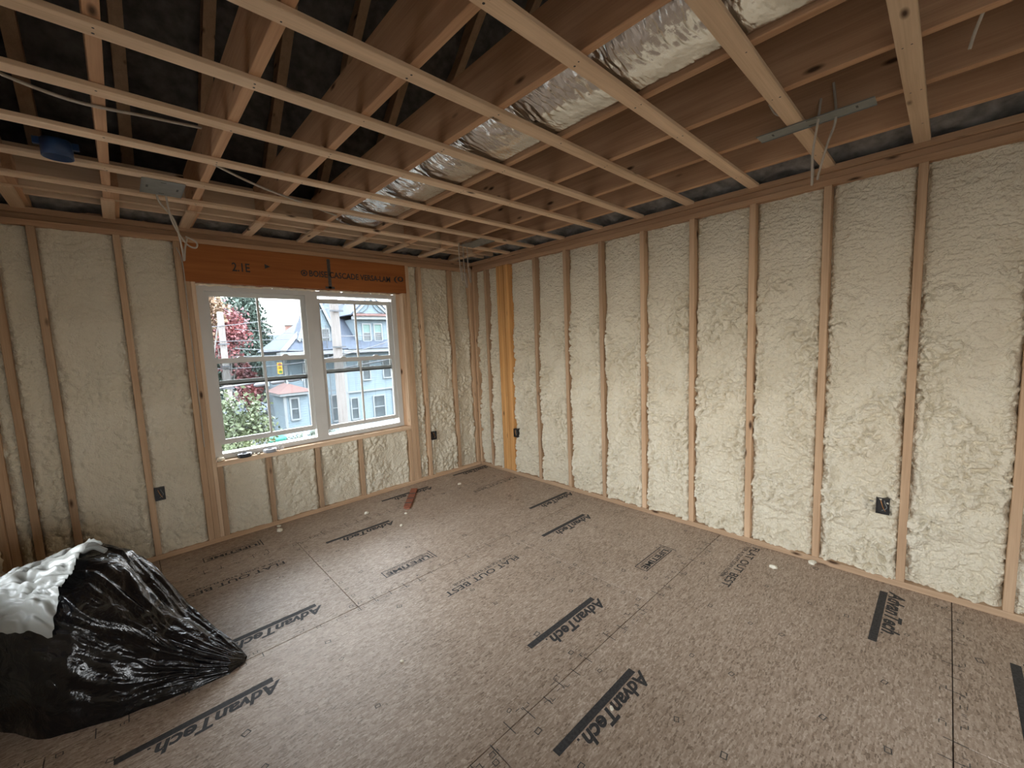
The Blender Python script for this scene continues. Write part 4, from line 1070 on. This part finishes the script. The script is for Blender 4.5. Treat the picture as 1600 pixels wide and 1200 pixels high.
# left hip trim, eaves, dormer cornice and pediment
slab('hip_trim', [(3.80, 23.62, 1.47), (4.12, 23.62, 1.47), (6.25, 25.72, 3.24), (5.93, 25.72, 3.24)], 0.14, M['trimwhite'], house)
boxes_mesh('eave_trim', [(3.8, 7.75, 23.6, 24.5, 1.28, 1.46)], M['trimwhite'], house, HO)
boxes_mesh('eave_trim', [(7.6, 14.3, 23.55, 24.0, 1.22, 1.46)], M['trimwhite'], house, HO)
slab('skirt_roof', [(7.9, 23.5, 1.46), (14.3, 23.5, 1.46), (14.3, 24.24, 1.80), (7.9, 24.24, 1.80)], 0.03, M['slate'], house)
boxes_mesh('cornice', [(8.55, 11.35, 23.9, 24.25, 3.5, 3.72)], M['trimwhite'], house, HO)
slab('pediment_skirt', [(8.5, 23.8, 3.72), (11.4, 23.8, 3.72), (11.25, 24.2, 3.92), (8.65, 24.2, 3.92)], 0.03, M['redroof'], house)
poly_mesh('pediment', [(8.75, 24.15, 3.90), (11.15, 24.15, 3.90), (9.95, 24.15, 4.95), (8.75, 26, 3.90), (11.15, 26, 3.90), (9.95, 26, 4.95)], [[0, 1, 2], [5, 4, 3], [0, 3, 4, 1], [1, 4, 5, 2], [2, 5, 3, 0]], M['clap'], house, HO)
slab('pediment_trim', [(8.5, 24.05, 3.88), (8.8, 24.05, 3.88), (9.95, 24.05, 4.92), (9.95, 24.05, 5.2)], -0.1, M['trimwhite'], house)
slab('pediment_trim', [(11.1, 24.05, 3.88), (11.4, 24.05, 3.88), (9.95, 24.05, 5.2), (9.95, 24.05, 4.92)], -0.1, M['trimwhite'], house)
for s in (-1, 1):
    tube('scroll_trim', [(9.95 + s * 0.08, 24.1, 4.7), (9.95 + s * 0.28, 24.1, 4.3), (9.95 + s * 0.62, 24.1, 4.02), (9.95 + s * 0.85, 24.1, 4.0)], 0.025, M['iron'], house, 5)
slab('roof_slope', [(8.45, 24.0, 3.78), (9.95, 24.0, 5.2), (9.95, 28, 5.2), (8.45, 28, 3.78)], 0.08, M['slate'], house)
slab('roof_slope', [(11.45, 28, 3.78), (9.95, 28, 5.2), (9.95, 24.0, 5.2), (11.45, 24.0, 3.78)], 0.08, M['slate'], house)
boxes_mesh('belt_trim', [(7.75, 12.0, 23.9, 24.0, -1.50, -1.38)], M['trimwhite'], house, HO)
boxes_mesh('corner_board', [(7.66, 7.84, 23.95, 24.1, GZ, 1.25)], M['trimwhite'], house, HO)
boxes_mesh('corner_board', [(11.02, 11.22, 23.93, 24.05, GZ, -1.5)], M['trimwhite'], house, HO)
boxes_mesh('corner_board', [(8.72, 8.9, 24.18, 24.3, 1.7, 3.5)], M['trimwhite'], house, HO)
boxes_mesh('corner_board', [(4.15, 4.33, 24.42, 24.6, GZ, 1.28)], M['trimwhite'], house, HO)
for x0, x1, z0, z1, y, bl in ((9.32, 9.80, 2.03, 3.15, 24.25, True), (10.16, 10.65, 2.03, 3.15, 24.25, True), (8.98, 9.44, -0.66, 0.74, 24.0, False), (10.50, 11.02, -0.64, 0.74, 24.0, False),
                          (9.62, 10.38, -3.45, -1.95, 24.0, False), (8.0, 8.42, -3.3, -1.92, 24.0, False), (6.55, 6.95, 1.75, 2.85, 24.3, False), (5.6, 5.95, 1.75, 2.85, 24.3, False), (6.9, 7.3, -3.3, -1.6, 24.5, False), (5.3, 5.9, -0.9, 0.6, 24.5, False)):
    house_window(house, x0, x1, z0, z1, y, bl)
# closed porch bay with red hip roof
boxes_mesh('porch_wall', [(3.38, 4.62, 22.0, 24.5, GZ, -0.95)], M['clap'], house, HO)
boxes_mesh('porch_eave', [(3.10, 4.90, 21.75, 24.5, -1.02, -0.86)], M['trimwhite'], house, HO)
poly_mesh('porch_roof', [(3.02, 21.68, -0.86), (4.98, 21.68, -0.86), (4.98, 24.5, -0.86), (3.02, 24.5, -0.86), (3.95, 22.9, -0.42), (4.05, 24.5, -0.42)], [[0, 1, 4], [1, 2, 5, 4], [3, 0, 4, 5], [2, 3, 5], [0, 3, 2, 1]], M['redroof'], house, HO)
boxes_mesh('corner_board', [(3.32, 3.46, 21.95, 22.1, GZ, -1.02)], M['trimwhite'], house, HO)
house_window(house, 3.70, 4.06, -2.42, -1.25, 22.0)
# fire escape ladder on the left wing
fe = empty('fire_escape', (6.35, 23.9, GZ)); tag(fe, 'thin dark iron fire escape on the blue house beside the near pole', 'fire escape')
for x in (6.12, 6.30, 6.60): boxes_mesh('upright', [(x, x + 0.035, 23.7, 23.74, GZ, 3.1)], M['iron'], fe, (6.35, 23.9, GZ))
for z in (-3.4, -1.2, 0.95, 1.25, 2.3, 2.55): boxes_mesh('landing_rail', [(5.9, 6.95, 23.68, 23.72, z, z + 0.05)], M['iron'], fe, (6.35, 23.9, GZ))
for k in range(16): boxes_mesh('rung', [(6.12, 6.335, 23.70, 23.73, GZ + 0.3 + k * 0.3, GZ + 0.33 + k * 0.3)], M['iron'], fe, (6.35, 23.9, GZ))

far = empty('far_house', (7.4, 46.0, GZ)); tag(far, 'distant house with blue-grey roof and brick chimney behind the blue house', 'house')
FO = (7.4, 46.0, GZ)
boxes_mesh('wall', [(4.8, 12.5, 46.2, 53.0, GZ, 1.0)], M['trimwhite'], far, FO)
_HO = HO; HO = FO
slab('roof_slope', [(4.4, 45.8, 0.9), (12.9, 45.8, 0.9), (12.9, 49.6, 3.35), (4.4, 49.6, 3.35)], 0.12, M['slate'], far)
slab('roof_slope', [(12.9, 53.4, 0.9), (4.4, 53.4, 0.9), (4.4, 49.6, 3.35), (12.9, 49.6, 3.35)], 0.12, M['slate'], far)
HO = _HO
ch = boxes_mesh('chimney', [(11.2, 12.0, 49.2, 50.0, 2.6, 4.5)], M['brick'], far, FO)
boxes_mesh('chimney_cap', [(11.1, 12.1, 49.1, 50.1, 4.5, 4.62)], M['concrete'], ch, FO)
for x in (5.6, 7.4, 9.2): house_window(far, x, x + 0.8, -1.2, 0.3, 46.2)

# utility poles, wires, splice case, traffic signal
def utility_pole(loc, h, r0, r1, label, arm=True):
    o = empty('utility_pole', loc); tag(o, label, 'utility pole', 'wooden utility poles outside')
    x, y, z = loc
    pts = np.array([(x, y, z + h * k / 10) for k in range(11)]); V, F = tube_vf(pts, np.linspace(r0, r1, 11), 14)
    mesh_np('pole', V, F, M['polewood'], o, True, loc)
    lathe('pole_top', [(0.0, 0.02), (r1, 0.0), (r1, -0.05)], M['polewood'], o, 14, (x, y, z + h))
    for k in range(3): box('bracket', x - r0 - 0.06, x + r0 + 0.06, y - r0 - 0.04, y - r0 + 0.02, z + h * (0.55 + 0.13 * k), z + h * (0.55 + 0.13 * k) + 0.06, M['iron'], o, bev=0)
    return o
utility_pole((0.16, 18.0, GZ), 7.55, 0.15, 0.12, 'thinner wooden utility pole among the trees, seen through the left window')
utility_pole((2.92, 12.2, GZ), 10.5, 0.19, 0.155, 'thick pale wooden utility pole in front of the blue house')
def span(label, a, b, sag, rad=0.02):
    P = [np.array(a) + (np.array(b) - np.array(a)) * t + np.array([0, 0, -sag * 4 * t * (1 - t)]) for t in np.linspace(0, 1, 13)]
    o = tube('overhead_wire', P, rad, M['cablegrey'], None, 5, 2); tag(o, label, 'wire', 'overhead wires outside'); return o
span('highest overhead wire rising to the right past the sky', (-6.0, 17.9, 2.75), (8.5, 17.85, 4.9), 0.95, 0.018)
span('second overhead wire crossing the trees and far roof', (-6.0, 17.87, 2.1), (9.0, 17.87, 2.3), 0.12, 0.014)
span('sagging overhead wire below the meeting rails', (-6.0, 17.87, 1.95), (9.5, 17.87, 2.35), 1.3, 0.022)
span('overhead wire across the third storey windows of the blue house', (1.0, 20.0, 2.7), (16.0, 20.0, 2.3), 0.3, 0.014)
span('overhead wire across the skirt roof of the blue house', (1.0, 20.5, 1.75), (16.0, 20.5, 1.2), 0.2, 0.02)
span('overhead wire just under the eave of the blue house', (1.0, 21.0, 1.35), (16.0, 21.0, 1.5), 0.15, 0.02)
span('thick bundled cable carrying the grey splice case', (-6.0, 16.0, -0.15), (7.5, 16.0, 0.95), 0.15, 0.035)
sp = empty('splice_case', (1.9, 16.0, 0.15)); tag(sp, 'dark grey cylindrical splice case hanging on the thick cable', 'cable case')
for x0, x1, z in ((0.75, 1.25, 0.13), (1.38, 1.98, 0.17), (2.05, 2.62, 0.22)):
    V, F = tube_vf(np.array([(x0 + (x1 - x0) * k / 6, 16.0, z + 0.02 + 0.05 * k / 6) for k in range(7)]), np.array([0.04, 0.095, 0.1, 0.1, 0.1, 0.095, 0.04]), 12)
    c = mesh_np('case_body', V, F, M['cablegrey'], sp, True, (x0, 16.0, z))
    boxes_mesh('strap', [(x1 + 0.0, x1 + 0.06, 15.9, 16.1, z - 0.06, z + 0.2)], M['trimwhite'], c, (x1, 16.0, z))
tl = empty('traffic_light', (2.80, 20.0, 0.40)); tag(tl, 'small yellow traffic light hanging from a wire over the street', 'traffic light')
boxes_mesh('signal_housing', [(2.70, 2.90, 19.92, 20.1, 0.36, 0.94)], M['yellow'], tl, (2.8, 20, 0.4))
for k, cname in enumerate(((0.05, 0.25, 0.1), (0.3, 0.2, 0.03), (0.3, 0.03, 0.02))):
    lathe('lens', [(0.0, -0.005), (0.07, -0.005), (0.075, 0.0), (0.075, 0.01)], plain('signal_lens_%s' % 'abc'[k], cname, 0.3), tl, 14, (2.80, 19.915, 0.46 + 0.19 * k), 'Y')
    boxes_mesh('visor', [(2.72, 2.88, 19.82, 19.92, 0.535 + 0.19 * k, 0.55 + 0.19 * k)], M['yellow'], tl, (2.8, 20, 0.4))
span('taut signal wire above the traffic light', (0.16, 17.88, 1.30), (7.72, 24.0, 1.30), 0.1, 0.018)
tube('hanger', [(2.8, 20.0, 0.94), (2.8, 20.0, 1.1), (2.8, 20.03, 1.24)], 0.02, M['iron'], tl, 5)

# trees
def tree(name, loc, h, crown, leaf, n, size, label, seed, group='trees outside the window', clusters=34):
    r = np.random.RandomState(seed)
    o = empty(name, loc); tag(o, label, 'tree', group)
    x, y, z = loc; (cx, cy, cz, rx, ry, rz_) = crown
    tp = [(x, y, z), (x + 0.1, y, z + h * 0.3), (x - 0.05, y + 0.1, z + h * 0.6), (cx, cy, cz + rz_ * 0.4)]
    C_ = catmull(tp, 5); V, F = tube_vf(C_, np.linspace(h * 0.022 + 0.05, 0.04, len(C_)), 8)
    mesh_np('trunk', V, F, M['polewood'], o, True, loc)
    cen = r.normal(size=(clusters, 3)); cen /= np.linalg.norm(cen, axis=1)[:, None]; cen *= (r.uniform(0.35, 0.95, clusters))[:, None]
    cen = cen * np.array([rx, ry, rz_]) + np.array([cx, cy, cz])
    for k in range(0, clusters, 6):
        c = cen[k]; b0 = np.array([x, y, z + h * 0.35 + 0.2 * (k % 3)])
        Vb_, Fb_ = tube_vf(catmull([b0, (b0 + c) / 2 + np.array([0, 0, 0.2]), c], 4), np.linspace(0.07, 0.02, 9), 5)
        mesh_np('branch', Vb_, Fb_, M['polewood'], o, True, tuple(b0))
    idx = r.randint(0, clusters, n)
    p = cen[idx] + r.normal(size=(n, 3)) * np.array([rx, ry, rz_]) * 0.17
    a = r.normal(size=(n, 3)); a /= np.linalg.norm(a, axis=1)[:, None]
    b = r.normal(size=(n, 3)); b -= a * (a * b).sum(1)[:, None]; b /= np.linalg.norm(b, axis=1)[:, None]
    s = size * r.uniform(0.6, 1.3, n)[:, None]
    Q = np.stack([p - a * s, p + b * s * 0.55, p + a * s, p - b * s * 0.55], 1)
    f = mesh_np('foliage', Q.reshape(-1, 3), np.arange(n * 4).reshape(-1, 4), leaf, o, False, (cx, cy, cz))
    f['kind'] = 'stuff'
    return o
L_green = mat_leaf('leaf_green', [(0.35, (0.04, 0.058, 0.026)), (0.65, (0.095, 0.115, 0.055))])
L_dark = mat_leaf('leaf_dark', [(0.35, (0.03, 0.05, 0.04)), (0.65, (0.065, 0.095, 0.075))])
L_red = mat_leaf('leaf_red', [(0.35, (0.09, 0.05, 0.06)), (0.6, (0.24, 0.065, 0.065)), (0.75, (0.16, 0.10, 0.085))])
L_bush = mat_leaf('leaf_pale', [(0.35, (0.04, 0.055, 0.035)), (0.55, (0.10, 0.12, 0.10)), (0.68, (0.26, 0.24, 0.25))])
L_orange = mat_leaf('leaf_orange', [(0.35, (0.14, 0.09, 0.055)), (0.65, (0.22, 0.14, 0.085))])
tree('leafy_tree', (-0.7, 13.0, GZ), 3.4, (-0.45, 13.2, -1.75, 1.15, 1.2, 1.75), L_green, 5200, 0.085, 'light green tree low behind the thin utility pole', 21, clusters=60)
tree('maple_tree', (1.0, 24.0, GZ), 7.5, (1.25, 24.4, 2.6, 1.3, 1.2, 1.9), L_red, 3200, 0.11, 'red maple high behind the thin utility pole', 22)
tree('maple_tree', (2.9, 28.6, GZ), 4.6, (2.95, 28.6, -1.1, 0.85, 0.8, 1.6), L_red, 3400, 0.11, 'lower red maple beside the street', 23)
tree('maple_tree', (-0.3, 21.0, GZ), 8.5, (-0.1, 21.2, 3.9, 1.1, 1.2, 1.9), L_orange, 3000, 0.10, 'orange-tan tree at the top left of the window', 24)
tree('evergreen_tree', (4.3, 36.0, GZ), 12.0, (4.5, 36.0, 3.6, 1.9, 1.5, 4.2), L_dark, 6500, 0.16, 'tall dark green tree behind the red maples', 25, clusters=60)
tree('evergreen_tree', (6.4, 42.0, GZ), 9.0, (6.3, 42.0, 1.0, 1.9, 1.3, 4.0), L_dark, 5200, 0.17, 'dark green tree left of the distant blue roof', 26, clusters=50)
tree('evergreen_tree', (1.2, 33.0, GZ), 7.0, (1.5, 33.0, 0.3, 2.4, 1.3, 3.2), L_dark, 6000, 0.16, 'broad dark green tree at the far left across the street', 27, clusters=60)
tree('evergreen_tree', (5.4, 33.5, GZ), 4.5, (5.6, 34.0, -1.0, 1.2, 1.0, 1.8), L_dark, 3600, 0.12, 'rounded dark green shrub tree left of the porch', 28)

# parked cars and a bin
def car(loc, col, label):
    o = empty('parked_car', loc); tag(o, label, 'car', 'parked cars on the street'); x, y, z = loc
    prof = [(-2.1, 0.35), (-2.15, 0.75), (-1.35, 0.9), (-0.75, 1.4), (0.75, 1.42), (1.45, 0.95), (2.1, 0.8), (2.15, 0.35)]
    V = [(x + a, y + s, z + b) for s in (-0.85, 0.85) for a, b in prof]; n = len(prof)
    F = [list(range(n)), list(range(2 * n - 1, n - 1, -1))] + [[i, i + n, (i + 1) % n + n, (i + 1) % n] for i in range(n)]
    poly_mesh('car_body', V, F, plain('car_paint_' + label.split()[0], col, 0.3), o, loc)
    boxes_mesh('side_window', [(x - 0.75, x + 0.8, y - 0.86, y - 0.85, z + 0.95, z + 1.3)], M['pane_dark'], o, loc)
    for a in (-1.35, 1.35):
        for s in (-0.85, 0.85): lathe('wheel', [(0.0, -0.1), (0.32, -0.1), (0.32, 0.1), (0.0, 0.1)], M['iron'], o, 16, (x + a, y + s, z + 0.33), 'Y')
    return o
car((4.6, 38.5, GZ + 0.03), (0.30, 0.34, 0.42), 'grey-blue car parked across the street')
car((1.2, 30.6, GZ + 0.03), (0.55, 0.58, 0.62), 'silver car parked on the street near the red maple')
bn = empty('garbage_bin', (2.60, 21.2, GZ)); tag(bn, 'teal green wheeled bin on the ground seen under the raised sash', 'bin')
prism('bin_body', [(2.33, 20.9, GZ), (2.87, 20.9, GZ), (2.87, 21.5, GZ), (2.33, 21.5, GZ), (2.23, 20.8, GZ + 0.95), (2.97, 20.8, GZ + 0.95), (2.97, 21.6, GZ + 0.95), (2.23, 21.6, GZ + 0.95)], [[3, 2, 1, 0], [0, 1, 5, 4], [1, 2, 6, 5], [2, 3, 7, 6], [3, 0, 4, 7], [4, 5, 6, 7]], M['bingreen'], bn, (2.60, 21.2, GZ))
boxes_mesh('bin_lid', [(2.2, 3.0, 20.75, 21.65, GZ + 0.95, GZ + 1.03)], M['bingreen'], bn, (2.60, 21.2, GZ))

for x, y, sz, sd, lab in ((3.6, 20.9, 0.62, 31, 'pale flowering bush at the left foot of the porch'), (4.75, 21.1, 0.60, 32, 'pale flowering bush right of the porch window'), (5.7, 22.9, 0.66, 33, 'pale bush at the foot of the left wing of the blue house')):
    tree('shrub', (x, y, GZ), 0.9, (x, y, GZ + 0.62, sz, 0.5, 0.55), L_bush, 1500, 0.06, lab, sd, 'shrubs by the blue house', clusters=30)

for i, (x, y, h) in enumerate(((-2.2, 30.0, 9.0), (-7.9, 31.5, 10.0), (-14.0, 34.0, 11.0), (-3.5, 24.5, 6.5))):
    tree('evergreen_tree', (x, y, GZ), h, (x, y, GZ + h * 0.58, 2.3, 1.8, h * 0.42), L_dark if i != 3 else L_green, 5200, 0.17, ['dark green tree next left of the broad one across the street', 'dark green tree second left of the broad one across the street', 'dark green tree furthest left across the street', 'mid green tree left of the orange-tan one'][i], 41 + i, clusters=50)
